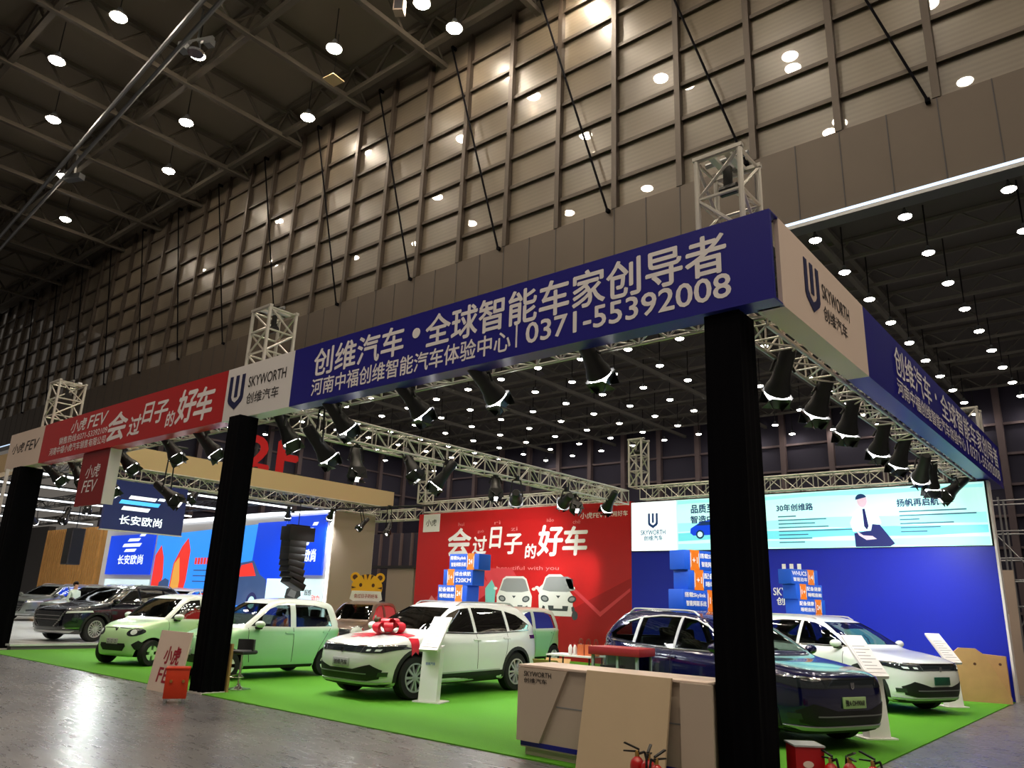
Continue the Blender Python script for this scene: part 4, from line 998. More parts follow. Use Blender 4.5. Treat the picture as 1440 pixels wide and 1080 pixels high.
# ------------------------------------------------------------------ slanted information stands
def podium(loc, ang, label):
    t = thing('info_stand', label, 'stand', loc, ang, 'information stands beside the cars')
    # local: faces -Y
    obj('base', bx(-.26, .26, -.18, .22, 0, .02), 'bright_white', t)
    b = bm_new(); add_prism(b, [(-.14, .02), (.02, .02), (.10, .93), (-.06, .87)], (-.17, 0, 0), Y, Z, X, .34); pst = obj('post', b, 'bright_white', t, smooth=False)
    b = bm_new(); add_prism(b, [(-.20, .82), (.34, 1.36), (.34, 1.40), (-.22, .86)], (-.175, 0, 0), Y, Z, X, .35); top = obj('slanted_top', b, 'bright_white', t, smooth=False)
    sl = Vector((0, .54, .54)).normalized(); nn = X.cross(sl)
    b = bm_new(); add_prism(b, [(-.15, .06), (.15, .06), (.15, .68), (-.15, .68)], Vector((0, -.22, .86)), X, sl, nn, .006); info = obj('info_sheet', b, 'bright_white', top, smooth=False)
    b = bm_new()
    for k in range(8): add_prism(b, [(-.13, .12+.06*k), (.13-.05*(k % 3), .12+.06*k), (.13-.05*(k % 3), .13+.06*k), (-.13, .13+.06*k)], Vector((0, -.22, .86))+nn*.006, X, sl, nn, .002)
    obj('print_lines', b, 'print_grey', info, smooth=False)
    u_logo((-.055, -.065, .70), X, Vector((0, .085, .9)).normalized(), .11, .13, 'box_blue', pst)
    text('创维汽车', (-.09, -.075, .60), X, Vector((0, .085, .9)).normalized(), .18, .05, 'box_blue', pst, .01, off=.01)
podium((-7.06, 2.36, .015), .35, 'white slanted information stand before the front wheel of the white SUV')
podium((-.60, 5.0, .015), .9, 'white slanted information stand beside the nose of the navy SUV')
podium((-.72, 10.9, .015), .9, 'white slanted information stand beside the white SUV before the blue wall')

# ------------------------------------------------------------------ reception counter and leaning boards
c = thing('reception_counter', 'beige reception counter with raised front panel, lettering and blue stripe', 'counter', (0, 0, 0))
obj('body', bx(-3.1, -.72, -.06, .5, .1, .97), 'counter_beige', c)
obj('worktop', bx(-3.14, -.70, -.1, .56, .97, 1.0, .006), 'warm_white', c)
obj('plinth', bx(-3.06, -.76, -.02, .46, 0, .1), 'counter_beige', c)
b = bm_new(); add_prism(b, [(-3.13, .17), (-2.80, .17), (-2.42, .965), (-3.13, .965)], (0, -.06, 0), X, Z, -Y, .05); fp = obj('front_panel', b, 'counter_beige', c, smooth=False)
text('SKYWORTH', (-3.04, -.11, .875), X, Z, .40, .055, 'letter_black', fp, .012); text('创维汽车', (-3.04, -.11, .805), X, Z, .34, .052, 'letter_black', fp, .006)
obj('blue_stripe', bx(-3.1, -.72, -.066, -.06, .115, .165), 'stripe_blue', c, smooth=False)
obj('groove', bx(-2.6, -.72, -.064, -.06, .565, .58), 'print_grey', c, smooth=False)
def leaning_board(x0, x1, y0, h_, label, dy, th=.03, m_='counter_panel'):
    t = thing('leaning_board', label, 'board', ((x0+x1)/2, y0, 0))
    b = bm_new(); add_prism(b, [(0, 0), (th, 0), (th+dy, h_), (dy, h_)], (-(x1-x0)/2, 0, 0), Y, Z, X, x1-x0); obj('panel', b, m_, t, smooth=False); return t
leaning_board(-2.12, -1.08, -.36, 1.01, 'large tan board leaning on the front of the reception counter', .21)
leaning_board(-.98, -.63, -.16, .98, 'narrow beige board standing at the right end of the counter', .0, .03, 'counter_beige')
sb = leaning_board(-11.2, -10.12, -.60, 1.0, 'white sign board with red lettering leaning by the black column', .12, .03, 'warm_white')
bw_ = 1.08/2; upv = Vector((0, .12, 1)).normalized()
text('小虎', (-.20, .055, .46), X, upv, .54, .29, 'letter_red', sb, .03, .1); text('FEV', (-.28, .02, .15), X, upv, .66, .24, 'letter_red', sb, .02, .1)
leaning_board(-10.36, -9.98, .23, .82, 'tan board standing behind the middle black column', 0, .04, 'kraft_board')

# fire extinguishers and their boxes
def extinguisher(loc, ang, label, s=1):
    t = thing('fire_extinguisher', label, 'fire extinguisher', loc, ang, 'fire extinguishers on the hall floor')
    b = bm_new(); add_lathe(b, [(.06, 0), (.066, .01), (.066, .30), (.06, .335), (.04, .36), (.02, .375)], 20); obj('cylinder', b, 'ext_red', t)
    b = bm_new(); n = 10
    A = [[b.verts.new((.0672*math.cos(-2.4+1.6*i/n), .0672*math.sin(-2.4+1.6*i/n), z)) for i in range(n+1)] for z in (.10, .26)]
    for i in range(n): b.faces.new((A[0][i], A[0][i+1], A[1][i+1], A[1][i]))
    obj('paper_label', b, 'warm_white', t)
    b = bm_new(); add_lathe(b, [(.02, .372), (.022, .41), (.014, .425)], 12); obj('valve', b, 'brass', t)
    b = bm_new(); add_prism(b, [(-.02, .41), (.13, .405), (.13, .417), (-.02, .425)], (0, -.012, 0), X, Z, Y, .024); add_prism(b, [(-.02, .428), (.13, .475), (.12, .487), (-.02, .442)], (0, -.012, 0), X, Z, Y, .024); obj('handle', b, 'black_metal', t)
    b = bm_new(); add_path(b, [(-.02, 0, .40), (-.07, 0, .42), (-.09, .0, .34), (-.085, 0, .15)], .011, 8); add_tube(b, (-.085, 0, .15), (-.083, 0, .06), .013, 8, .02); obj('hose', b, 'black_plastic', t)
extinguisher((-1.03, -.92, 0), 3.4, 'leftmost red fire extinguisher before the leaning tan board')
extinguisher((-.88, -.98, 0), 1.9, 'middle of three red fire extinguishers before the leaning tan board')
extinguisher((-.72, -1.12, 0), 1.4, 'rightmost of three red fire extinguishers before the leaning tan board')
extinguisher((.33, .26, 0), 2.7, 'red fire extinguisher just right of the red extinguisher box')
extinguisher((.45, .42, 0), 5.4, 'middle red fire extinguisher on the grey floor right of the turf')
extinguisher((.65, .44, 0), 2.9, 'rightmost red fire extinguisher at the bottom of the photo')
t = thing('extinguisher_box', 'dark red extinguisher box with pale lid on the turf edge', 'box', (.07, .33, .0), .68)
obj('case', bx(-.135, .135, -.135, .135, .015, .49), 'box_red', t); obj('lid', bx(-.145, .145, -.145, .145, .49, .505), 'plate_grey', t)
b = bm_new(); add_prism(b, ell(-.02, .34, .05, .03, 18), (0, -.136, 0), X, Z, -Y, .002); obj('label_mark', b, 'warm_white', t)
b = bm_new(); [add_prism(b, [(-.06+.03*k, .28), (-.045+.03*k, .28), (-.045+.03*k, .40), (-.06+.03*k, .40)], (.136, 0, 0), Y, Z, X, .002) for k in range(4)]; obj('label_mark', b, 'warm_white', t)
t = thing('fire_box', 'orange red metal fire box on small feet beside the black column', 'box', (-9.33, -1.05, 0), 1.05)
obj('case', bx(-.17, .17, -.14, .14, .07, .50, .01), 'orange_red', t); obj('lid', bx(-.18, .18, -.15, .15, .50, .53, .005), 'orange_red', t)
for y in (-.08, .10):
    b = bm_new(); add_lathe(b, [(.012, 0), (.025, .015), (.02, .03)], 12, Matrix.Translation((y, -.14, .33)) @ Matrix.Rotation(PI/2, 4, 'X')); obj('knob', b, 'brass', t)
for x in (-.13, .13):
    for y in (-.1, .1): b = bm_new(); add_tube(b, (x, y, 0), (x, y, .07), .03, 10); obj('foot', b, 'chrome', t)

# bar stool
t = thing('bar_stool', 'black bar stool with chrome pole behind the black column', 'stool', (-10.30, .66, .015), .2)
b = bm_new(); add_lathe(b, [(.22, 0), (.22, .008), (.10, .03), (.035, .06), (.028, .10)], 28); obj('base', b, 'chrome', t)
b = bm_new(); add_tube(b, (0, 0, .06), (0, 0, .46), .026, 14); add_tube(b, (0, 0, .40), (0, 0, .62), .018, 12); obj('pole', b, 'chrome', t)
b = bm_new(); pts = [Vector((.16*math.cos(a), .16*math.sin(a)-.06, .22)) for a in [PI+PI*i/12 for i in range(13)]]; add_path(b, [Vector((0, 0, .26))]+[pts[0]], .012); add_path(b, pts+[Vector((0, 0, .26))], .012); obj('foot_ring', b, 'chrome', t)
b = bm_new(); add_box(b, (0, 0, .64), (.40, .38, .07), None, .03); obj('seat', b, 'seat_leather', t)
b = bm_new()
P = [(.21*math.cos(a), .20*math.sin(a)) for a in [.25+(PI-.5)*i/12 for i in range(13)]]; Q = [(x*.84, y*.84) for x, y in P[::-1]]; add_prism(b, P+Q, (0, 0, .66), X, Y, Z, .2); obj('backrest', b, 'seat_leather', t)

# ------------------------------------------------------------------ snack cabinet, folding table and goods
t = thing('glass_cabinet', 'glass display cabinet with dark red top behind the counter', 'cabinet', (-3.68, 3.1, .015), .1)
obj('top', bx(-.43, .43, -.30, .30, .97, 1.09, .01), 'cabinet_red', t); obj('base', bx(-.39, .39, -.26, .26, 0, .36), 'cabinet_glass_frame', t)
for x in (-.37, .05, .37):
    for y in (-.24, .24): b = bm_new(); add_box(b, (x, y, .66), (.04, .04, .62)); obj('post', b, 'cabinet_glass_frame', t)
obj('glass', bx(-.36, .36, -.25, -.245, .36, .97), 'cabinet_glass', t, smooth=False); obj('side_glass', bx(.37, .375, -.24, .24, .36, .97), 'cabinet_glass', t, smooth=False)
obj('back_panel', bx(-.36, .36, .23, .25, .36, .97), 'cabinet_glass_frame', t, smooth=False); obj('shelf', bx(-.35, .35, -.22, .22, .60, .61), 'cabinet_glass_frame', t, smooth=False)
obj('tray', bx(-.28, .02, -.18, .1, .61, .82), 'black_metal', t)
t = thing('folding_table', 'small white topped folding table left of the glass cabinet', 'table', (-4.72, 3.35, .015), .1)
obj('table_top', bx(-.42, .42, -.26, .26, .88, .905), 'bottle_white', t)
for x in (-.37, .37):
    for y in (-.22, .22): b = bm_new(); add_tube(b, (x, y, 0), (x, y, .88), .014, 8); obj('leg', b, 'black_metal', t)
for i, x in enumerate((-4.74, -4.66, -4.56)):
    t = thing('bottle', ('left', 'middle', 'right')[i]+' of three pale bottles on the folding table', 'bottle', (x, 3.22+.02*i, .92), 0, 'bottles on the folding table')
    b = bm_new(); add_lathe(b, [(.03, 0), (.033, .01), (.033, .11), (.018, .145), (.014, .16)], 14); obj('body', b, 'bottle_white', t); b = bm_new(); add_lathe(b, [(.016, .16), (.016, .185)], 12); obj('cap', b, 'box_red' if i < 2 else 'grey_metal', t)
for i, x in enumerate((-4.55, -4.43, -4.31)):
    t = thing('gift_bag', ('left', 'middle', 'right')[i]+' of three orange paper gift bags on the folding table', 'bag', (x, 3.25+.04*i, .92), .3, 'gift bags on the folding table')
    b = bm_new(); add_prism(b, [(-.055, 0), (.055, 0), (.05, .17), (-.05, .17)], (0, -.03, 0), X, Z, Y, .06); obj('bag_body', b, 'bag_orange', t, smooth=False)
    for y in (-.028, .028):
        b = bm_new(); add_path(b, [Vector((.03*math.cos(a), y, .17+.09*math.sin(a))) for a in [PI*k/8 for k in range(9)]], .004, 5); obj('handle', b, 'tiger_brown', t)
t = thing('carton', 'brown cardboard carton behind the white SUV', 'box', (-6.85, 5.55, .015), .2)
obj('body', bx(-.28, .28, -.22, .22, 0, .5), 'kraft_board', t)
for s in (-1, 1):
    b = bm_new(); add_prism(b, [(0, .5), (s*.10, .62), (s*.10, .63), (0, .51)] if s > 0 else [(0, .51), (s*.10, .63), (s*.10, .62), (0, .5)], (-.28, s*.22, 0), Y, Z, X, .56); obj('flap', b, 'kraft_board', t, smooth=False)
# tan packing boards at the back right
def hexboard(loc, ang, pts, label):
    t = thing('packing_board', label, 'board', loc, ang)
    b = bm_new(); add_prism(b, pts, (0, 0, 0), X, Z, Y, .18); obj('panel', b, 'kraft_board', t, smooth=False)
    b = bm_new(); add_tube(b, (.0, -.005, .78), (.0, .02, .78), .03, 12); obj('grip_hole', b, 'tiger_brown', t)
hexboard((-.50, 12.55, .015), .25, [(-.62, 0), (.62, 0), (.62, .12), (.20, .98), (.05, 1.10), (-.28, 1.10), (-.45, .95), (-.50, .5)], 'tan crystal shaped packing board leaning before the blue wall')
hexboard((-.10, 13.1, .015), .05, [(-.35, 0), (.12, 0), (.12, .95), (-.35, .98)], 'flat tan board standing behind the crystal shaped board')

# tiger board on the brown car
t = thing('tiger_board', 'yellow cartoon tiger head board with a pale banner on the brown car', 'board', (-16.75, 8.85, 1.60), .72)
def tb(name, pts, m_, y, par=t, th=.01): b = bm_new(); add_prism(b, pts, (0, y, 0), X, Z, -Y, th); return obj(name, b, m_, par, smooth=False)
for s in (-1, 1):
    e = tb('ear', ell(s*.40, .74, .15, .15), 'tiger_yellow', .02, th=.03); tb('inner_ear', ell(s*.40, .74, .08, .08), 'tiger_brown', -.011, e)
hd_ = tb('face', ell(0, .42, .50, .42), 'tiger_yellow', .0, th=.03)
for pts in ([(-.05, .84), (.05, .84), (.0, .66)], [(-.2, .80), (-.12, .82), (-.1, .66)], [(.12, .82), (.2, .80), (.1, .66)]): tb('stripe', pts, 'tiger_brown', -.031, hd_, .004)
for s in (-1, 1): tb('stripe', [(s*.49, .46), (s*.33, .42), (s*.48, .38)][::s], 'tiger_brown', -.031, hd_, .004); tb('eye', ell(s*.2, .50, .05, .06), 'tiger_brown', -.031, hd_, .004)
bn = tb('banner', [(-.52, .06), (-.40, -.0), (.40, -.0), (.52, .06), (.46, .32), (-.46, .32)], 'bottle_white', -.036)
text('会过日子的好车', (-.38, -.046, .10), X, Z, .76, .13, 'letter_red', bn, .01)

# ------------------------------------------------------------------ neighbouring stand at the left
t = thing('stage_platform', 'low glossy white platform under the dark and grey cars at left', 'platform')
mat('platform_white', 'dfe6e8', .18)
obj('deck', bx(-64, -21.25, .45, 14.5, .1, .15), 'platform_white', t, smooth=False); obj('skirt', bx(-63.95, -21.3, .5, 14.4, 0, .1), 'plain_grey', t, smooth=False)
WY = 11.2
w = thing('display_wall', 'white framed display wall with blue sky picture on the left stand', 'display wall')
obj('body', bx(-42.3, -21.95, WY, 13.35, .15, 5.05), 'bright_white', w, smooth=False)
obj('side_panel', bx(-21.95, -21.9, WY+.03, 13.3, .15, 4.98), 'tan_side', w, smooth=False)
obj('light_strip', bx(-42.3, -21.9, WY-.12, WY, 4.98, 5.10), 'led_strip', w, smooth=False); obj('light_strip', bx(-22.02, -21.92, WY-.06, WY, .15, 4.98), 'led_strip', w, smooth=False)
def wf(pts, m_, dy=.01, par=w, name='screen_picture'): return flat(pts, m_, par, WY-dy, name, .004)
wf([(-36.25, .9), (-25.05, .9), (-25.05, 4.7), (-36.25, 4.4)], 'screen_sky', .006)
wf([(-27.5, .9), (-25.05, .9), (-25.05, 4.7), (-27.2, 4.7)], 'screen_blue', .008)
wf([(-36.2, 1.2), (-36.2, 3.4), (-35.7, 3.9), (-35.3, 3.3), (-35.1, 2.4), (-35.4, 1.2)], 'screen_red', .012)
wf([(-34.4, .95), (-34.2, 3.0), (-33.6, 3.8), (-33.1, 4.2), (-32.75, 3.6), (-32.8, 2.2), (-33.2, .95)], 'screen_red', .012)
wf([(-34.3, .95), (-34.1, 3.0), (-33.7, 3.3), (-33.4, 2.2), (-33.5, .95)], 'screen_amber', .016)
wf([(-35.5, .95), (-35.4, 2.1), (-34.8, 2.3), (-34.4, 2.2), (-34.4, .95)], 'screen_dusk', .014)
for k in range(5): wf([(-32.2+.27*k, 2.95), (-32.0+.27*k, 2.95), (-32.0+.27*k, 3.25), (-32.2+.27*k, 3.25)], 'screen_red', .012)
for k in range(3): wf([(-32.2, 2.65-.25*k), (-31.0, 2.65-.25*k), (-31.0, 2.70-.25*k), (-32.2, 2.70-.25*k)], 'screen_dusk', .012)
wf([(-29.5, 1.2), (-29.6, 1.9), (-29.3, 2.3), (-28.6, 2.4), (-28.2, 3.0), (-27.2, 3.1), (-26.6, 2.5), (-26.1, 2.3), (-25.9, 1.2)], 'screen_dusk', .012)
wf([(-28.4, 2.4), (-28.1, 2.9), (-27.3, 3.0), (-26.9, 2.45)], 'screen_red', .016); wf(ell(-27.0, 1.35, .42, .42), 'screen_suit', .016); wf(ell(-27.0, 1.35, .25, .25), 'screen_cyan_pale', .02)
def stripes_logo(o, ux, uz, s, m_, par, off=.012):
    """three slanted bars with a small square at the upper right"""
    o, ux, uz = Vector(o), Vector(ux), Vector(uz); n = ux.cross(uz).normalized(); b = bm_new()
    for x0, z0, w_, h_ in ((.30, .62, .52, .15), (.08, .34, .82, .17), (.20, .08, .5, .15), (.82, .86, .24, .13)):
        add_prism(b, [(x0*s, z0*s), ((x0+w_)*s, z0*s), ((x0+w_+.08)*s, (z0+h_)*s), ((x0+.08)*s, (z0+h_)*s)], o+n*off, ux, uz, n, .004)
    return obj('emblem', b, m_, par, smooth=False)
for x0, x1, z0, z1, lab in ((-24.9, -22.25, 2.5, 4.85, 'right'), (-41.5, -36.4, 2.45, 4.5, 'left')):
    sgn = thing('light_box_sign', 'blue light box sign with white Chinese letters at the %s of the display wall' % lab, 'sign')
    obj('panel', bx(x0, x1, WY-.10, WY-.03, z0, z1), 'screen_blue', sgn, smooth=False); W_ = x1-x0
    stripes_logo((x0+W_*.28, WY-.10, z0+1.08), X*(W_*.5/1.05), Z, 1.0, 'screen_white', sgn)
    text('长安欧尚', (x0+W_*.26, WY-.10, z0+.52), X, Z, W_*.56, .48, 'screen_white', sgn, .02)
for x0, x1, z0, z1 in ((-26.0, -22.15, 1.2, 2.35), (-41.5, -36.4, 1.2, 2.2)):
    o = obj('niche', bx(x0, x1, WY-.03, WY-.02, z0, z1), 'showcase_glow', w, smooth=False)
wf([(-24.6, 1.62), (-24.5, 1.95), (-24.1, 2.1), (-23.6, 2.0), (-23.5, 1.7), (-23.9, 1.5), (-24.4, 1.5)], 'print_dark', .04, name='engine_picture'); wf([(-24.4, 1.7), (-24.2, 1.95), (-23.8, 1.85), (-23.9, 1.6)], 'print_grey', .046, name='engine_picture')
text('超感', (-23.3, WY-.03, 1.72), X, Z, .45, .22, 'print_dark', w, .01); text('动力', (-22.8, WY-.03, 1.5), X, Z, .5, .25, 'screen_red', w, .01)
hs = thing('hanging_sign', 'dark navy hanging sign with glowing bars and white Chinese letters', 'sign')
obj('panel', bx(-21.95, -21.8, 2.45, 5.02, 3.45, 4.98), 'sign_navy', hs, smooth=False); obj('edge_trim', bx(-21.96, -21.79, 2.42, 5.05, 3.42, 3.45), 'bright_white', hs, smooth=False)
text('长安欧尚', (-21.8, 2.95, 3.64), Y, Z, 1.35, .28, 'screen_white', hs, .02)
for y0, z0, w_, h_, mm in ((3.12, 4.44, .85, .11, 'screen_white'), (4.05, 4.48, .22, .09, 'screen_white'), (2.85, 4.27, 1.25, .12, 'sign_cyan'), (2.95, 4.08, .85, .12, 'screen_white')):
    b = bm_new(); add_prism(b, [(y0, z0), (y0+w_, z0), (y0+w_+.06, z0+h_), (y0+.06, z0+h_)], (-21.8, 0, 0), Y, Z, X, .01); obj('glow_bar', b, mm, hs, smooth=False)
for y in (2.8, 4.7): b = bm_new(); add_tube(b, (-21.87, y, 4.98), (-21.87, y, 5.0), .02, 6); obj('hanger', b, 'black_metal', hs)
t = thing('beige_canopy_band', 'long beige band hanging above the left stand', 'canopy band')
obj('panel', bx(-21.95, -21.55, 1.5, 13.9, 5.40, 6.05), 'beige_band', t, smooth=False); obj('front_panel', bx(-48, -21.55, 1.1, 1.5, 5.40, 6.05), 'beige_band', t, smooth=False)
box_truss((-21.75, 1.3, 5.19), (-21.75, 13.2, 5.19), .38, 'truss under the long beige band', bay=.5)
# red 2F sign
t = thing('floor_sign', 'big red 2F sign standing up behind the beige band', 'sign', (0, 0, 0))
text('2', (-22.3, 7.25, 6.15), Y, Z, .95, 1.2, 'fascia_red', t, .05); text('F', (-22.3, 8.6, 6.15), Y, Z, .85, 1.2, 'fascia_red', t, .05)
b = bm_new(); add_box(b, (-22.36, 8.35, 6.2), (.08, 2.8, .08)); add_box(b, (-22.36, 7.7, 6.7), (.08, .08, 1.0)); add_box(b, (-22.36, 8.8, 6.7), (.08, .08, 1.0)); add_box(b, (-22.12, 7.5, 6.1), (.5, .08, .12)); add_box(b, (-22.12, 9.2, 6.1), (.5, .08, .12)); obj('frame', b, 'dark_wall', t, smooth=False)
# lighting rig of the left stand
for i, y in enumerate((2.2, 6.4, 10.4)):
    box_truss((-62, y, 5.55), (-22.2, y, 5.55), .36, ('nearest', 'middle', 'farthest')[i]+' black lighting truss over the left stand', bay=.9, mtl='black_metal', group='black trusses over the left stand')
for i, x in enumerate((-25.2, -29, -33.6, -38.8, -45)):
    t = thing('light_bar', ORD[i]+' white light bar from the right under the black trusses', 'light bar', (x, 6.4, 5.28), 0, 'light bars over the left stand')
    obj('tube', bx(-.035, .035, -5.2, 5.0, -.03, .03), 'led_strip', t, smooth=False); obj('channel', bx(-.08, .08, -5.2, 5.0, .03, .09), 'black_metal', t, smooth=False)
for i, (p, q) in enumerate([((-35.7, 6.4, 4.66), (-34, 4.5, .2)), ((-26.6, 6.4, 4.7), (-26, 4.4, .3)), ((-29.6, 6.3, 5.0), (-24, 3, .3)), ((-33, 6.3, 5.0), (-31, 5.5, .3)), ((-24, 6.3, 4.95), (-23, 3, .5)), ((-39.2, 6.4, 4.7), (-46, 11, 2))]):
    make_spot(p, q, 620, ORD[i]+' spotlight hung under the black trusses of the left stand', 'spotlights of the left stand', mount=5.45)
for i, (p, q) in enumerate([((-23.72, 10.3, 4.72), (-25, 11.2, 2.5)), ((-21.4, 10.6, 4.62), (-23, 11.2, 3)), ((-20.0, 10.97, 4.25), (-20.5, 8, 1)), ((-18.6, 11.13, 4.05), (-17, 8.6, 1))]):
    make_spot(p, q, 160, ORD[i]+' small spotlight from the left before the right end of the display wall', 'spotlights by the display wall', .8, mount=4.97, hang=(p[0], 10.35+(p[0]+25)/8.5*1.05))
b = bm_new(); add_tube(b, (-25, 10.35, 5.0), (-16.5, 11.4, 4.95), .035, 8); tag(obj('lighting_pipe', b, 'black_metal'), 'thin dark pipe carrying the small spotlights by the display wall', 'pipe')
# loudspeakers
t = thing('line_array_speaker', 'curved black line array loudspeaker hanging before the display wall', 'loudspeaker', (-21.3, 9.05, 4.12)); t.scale = (1.15, 1.15, 1.18)
z, y, a = 0, 0, 0
for k in range(8):
    hh = .42 if k == 0 else .20; a = 0 if k < 3 else .085*(k-2)
    b = bm_new(); rm = Matrix.Rotation(-a, 3, 'X'); add_box(b, (0, y+.0+(.12 if k == 0 else 0), z-hh/2), (.5, .95 if k == 0 else .62, hh+.004), rm, .01); obj('cabinet', b, 'black_plastic', t)
    z -= hh*math.cos(a); y += hh*math.sin(a)*.9
b = bm_new(); add_box(b, (0, .1, .04), (.3, .7, .05)); add_tube(b, (0, .1, .05), (0, .1, .75), .015, 6); add_tube(b, (0, .1, .75), (-.4, .1, .80), .03, 6); obj('rigging', b, 'black_metal', t)
t = thing('loudspeaker', 'tall dark loudspeaker hanging before the wooden wall', 'loudspeaker', (-34.5, 6.58, 2.66))
obj('cabinet', bx(-.35, .35, -.28, .28, 0, 1.6, .02), 'dark_wall', t); b = bm_new(); add_box(b, (0, -.285, .8), (.6, .01, 1.5)); add_box(b, (.355, 0, .8), (.01, .46, 1.5)); obj('grille', b, 'black_plastic', t); b = bm_new(); add_tube(b, (0, 0, 1.6), (0, 0, 2.75), .02, 6); obj('chain', b, 'black_metal', t)
t = thing('slatted_wall', 'tall wooden slat wall behind the left stand', 'wall panel'); obj('panel', bx(-51.2, -43.0, WY+.1, WY+.5, .15, 5.1), 'wood_slat', t, smooth=False)
for i in range(26): obj('slat', bx(-51.1+.312*i, -50.98+.312*i, WY, WY+.1, .15, 5.1), 'wood_slat', t, smooth=False)
t = thing('dark_partition', 'dark grey partition left of the wooden slat wall', 'wall panel'); obj('panel', bx(-60, -51.25, WY+.1, WY+.5, .15, 5.4), 'dark_wall', t, smooth=False)
# ------------------------------------------------------------------ people on the left stand
def person(loc, ang, label, shirt):
    t = thing('person', label, 'person', loc, ang)
    me = bpy.data.meshes.new('body')
    J = [((0, 0, .92), .15), ((0, 0, 1.12), .14), ((0, 0, 1.34), .17), ((0, .0, 1.46), .07), ((0, .02, 1.56), .075), ((0, .02, 1.66), .085),
         ((.10, 0, .86), .10), ((.11, .02, .48), .07), ((.11, -.02, .09), .05), ((.11, .10, .04), .04), ((-.10, 0, .86), .10), ((-.11, .02, .48), .07), ((-.11, -.02, .09), .05), ((-.11, .10, .04), .04),
         ((.19, 0, 1.38), .07), ((.25, -.02, 1.10), .05), ((.20, .16, .95), .038), ((.16, .24, .94), .035), ((-.19, 0, 1.38), .07), ((-.25, -.02, 1.10), .05), ((-.20, .16, .95), .038), ((-.16, .24, .94), .035)]
    E_ = [(0, 1), (1, 2), (2, 3), (3, 4), (4, 5), (0, 6), (6, 7), (7, 8), (8, 9), (0, 10), (10, 11), (11, 12), (12, 13), (2, 14), (14, 15), (15, 16), (16, 17), (2, 18), (18, 19), (19, 20), (20, 21)]
    me.from_pydata([j[0] for j in J], E_, []); o = bpy.data.objects.new('body', me); COL.objects.link(o)
    sk = o.modifiers.new('s', 'SKIN'); o.modifiers.new('u', 'SUBSURF').levels = 2
    for v, j in zip(me.skin_vertices[0].data, J): v.radius = (j[1], j[1])
    me.skin_vertices[0].data[0].use_root = True
    dg = bpy.context.evaluated_depsgraph_get(); dg.update(); m2 = bpy.data.meshes.new_from_object(o.evaluated_get(dg)); o.modifiers.clear(); o.data = m2
    for n_ in ('skin', 'trousers_dark', shirt): m2.materials.append(M[n_])
    for p in m2.polygons:
        c_ = p.center; p.material_index = 0 if c_.z > 1.47 or (abs(c_.y) > .12 and c_.z > .8) else (1 if c_.z < .96 else 2)
        p.use_smooth = True
    o.parent = t
    b = bm_new(); r = bmesh.ops.create_uvsphere(b, u_segments=18, v_segments=12, radius=1); bmesh.ops.transform(b, matrix=Matrix.Translation((0, -.005, 1.67)) @ Matrix.Diagonal((.098, .115, .105, 1)), verts=b.verts)
    bmesh.ops.delete(b, geom=[v for v in b.verts if v.co.y > .05 and v.co.z < 1.71 or v.co.z < 1.57], context='VERTS'); obj('hair', b, 'hair', t)
    b = bm_new(); add_box(b, (0, .112, 1.625), (.02, .03, .04), None, .008); obj('nose', b, 'skin', t)
person((-28.7, 4.75, PZ), -1.2, 'person in a pale mint shirt standing beyond the bonnet of the dark SUV', 'shirt_mint')
person((-33.3, 9.4, PZ), -.8, 'person in dark clothes behind the roof of the dark SUV', 'shirt_dark')

# ------------------------------------------------------------------ things beyond the right edge of the blue wall
t = thing('scaffold_frame', 'grey scaffold frame behind the right end of the blue wall', 'scaffold', (0, 16.2, 0))
for x in (-.75, -.1, .6, 1.4):
    for y in (0, .9): b = bm_new(); add_tube(b, (x, y, 0), (x, y, 4.9), .025, 8); obj('upright', b, 'grey_metal', t)
for z in (.9, 2.1, 2.75, 3.3, 4.0, 4.8): b = bm_new(); add_tube(b, (-.75, 0, z), (1.4, 0, z), .02, 8); add_tube(b, (-.75, .9, z), (1.4, .9, z), .02, 8); obj('rail', b, 'grey_metal', t)
b = bm_new(); add_tube(b, (-.75, 0, .3), (.6, 0, 2.6), .018, 6); add_tube(b, (.6, 0, 2.75), (-.75, 0, 4.6), .018, 6); obj('diagonal', b, 'grey_metal', t)
leaning_board(-.42, .02, 15.75, 3.0, 'tall tan board leaning on the scaffold frame', .4, .04, 'tan_side')
leaning_board(-.30, -.14, 15.45, 1.9, 'narrow white board leaning beside the scaffold frame', .15, .04, 'bright_white')
box_truss((.75, 17.6, 0), (.75, 17.6, 5.4), .4, 'upright tan truss mast beyond the scaffold frame', bay=.45, mtl='kraft_board', name='truss_tower')
box_truss((.3, 18.5, 4.9), (8, 18.5, 4.9), .5, 'tan horizontal truss far behind the blue side fascia', bay=.6, mtl='kraft_board')
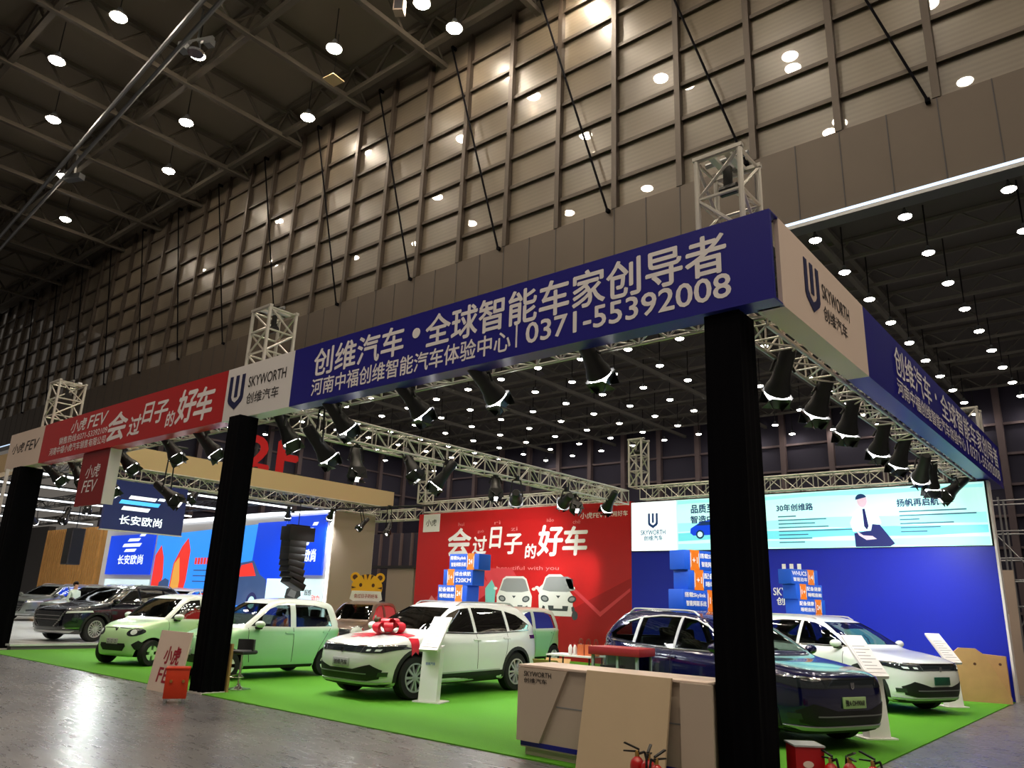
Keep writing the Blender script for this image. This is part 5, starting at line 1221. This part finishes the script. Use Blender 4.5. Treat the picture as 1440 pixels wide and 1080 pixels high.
t = thing('beige_partition', 'pale beige partition beyond the left end of the red wall', 'wall panel'); obj('panel', bx(-23.3, -21.6, 15.4, 15.6, 0, 3.0), 'tan_side', t, smooth=False); obj('rail', bx(-25.6, -19.6, 15.35, 15.65, 3.0, 3.12), 'dark_wall', t, smooth=False)
t = thing('grey_partition', 'dark grid partition panel behind the left end of the red wall', 'wall panel'); obj('panel', bx(-25.5, -19.8, 16.2, 16.3, 0, 4.6), 'far_wall', t, smooth=False)
for k in range(9): obj('slat', bx(-25.5+.7*k, -25.4+.7*k, 16.1, 16.2, 0, 4.6), 'far_mullion', t, smooth=False)
# fittings hung under the near ceiling
t = thing('suspended_tile', 'small square yellowish panel hanging under the near ceiling', 'panel', (-28.6, 13.2, 29.5), .1); obj('panel', bx(-.42, .42, -.42, .42, 0, .06), 'beige_band', t); b = bm_new(); add_tube(b, (0, 0, .06), (0, 0, 3.1), .02, 5); obj('wire', b, 'black_metal', t)
t = thing('ceiling_speaker', 'boxy pale loudspeaker hanging at the top edge of the photo', 'loudspeaker', (-21.6, 11.8, 29.2), .6); obj('cabinet', bx(-.25, .25, -.25, .25, 0, .9), 'tan_side', t); obj('grille', bx(-.2, .2, -.27, -.25, .08, .82), 'dark_wall', t); b = bm_new(); add_tube(b, (0, 0, .9), (0, 0, 3.4), .03, 5); obj('rod', b, 'black_metal', t)
t = thing('ceiling_projector', 'round silver floodlight hanging from a bracket under the near ceiling', 'floodlight', (-32.6, 7.2, 29.3), .4); b = bm_new(); add_lathe(b, [(.4, 0), (.45, .1), (.3, .5), (.15, .7)], 18); obj('reflector', b, 'chrome', t); b = bm_new(); add_box(b, (-.8, 0, .55), (.5, .5, .5)); add_box(b, (.8, 0, .55), (.4, .4, .4)); add_box(b, (0, 0, .8), (2, .2, .2)); add_tube(b, (0, 0, .8), (0, 0, 3.3), .06, 6); obj('bracket', b, 'grey_metal', t)
t = thing('ceiling_junction', 'grey pipe junction on a long rod under the near ceiling', 'fitting', (-52, 8.6, 29.3), .4); b = bm_new(); add_box(b, (0, 0, .2), (1.4, .5, .4)); obj('box', b, 'grey_metal', t); b = bm_new(); add_tube(b, (0, 0, .4), (-.2, 0, 3.3), .07, 6); obj('rod', b, 'bright_white', t)
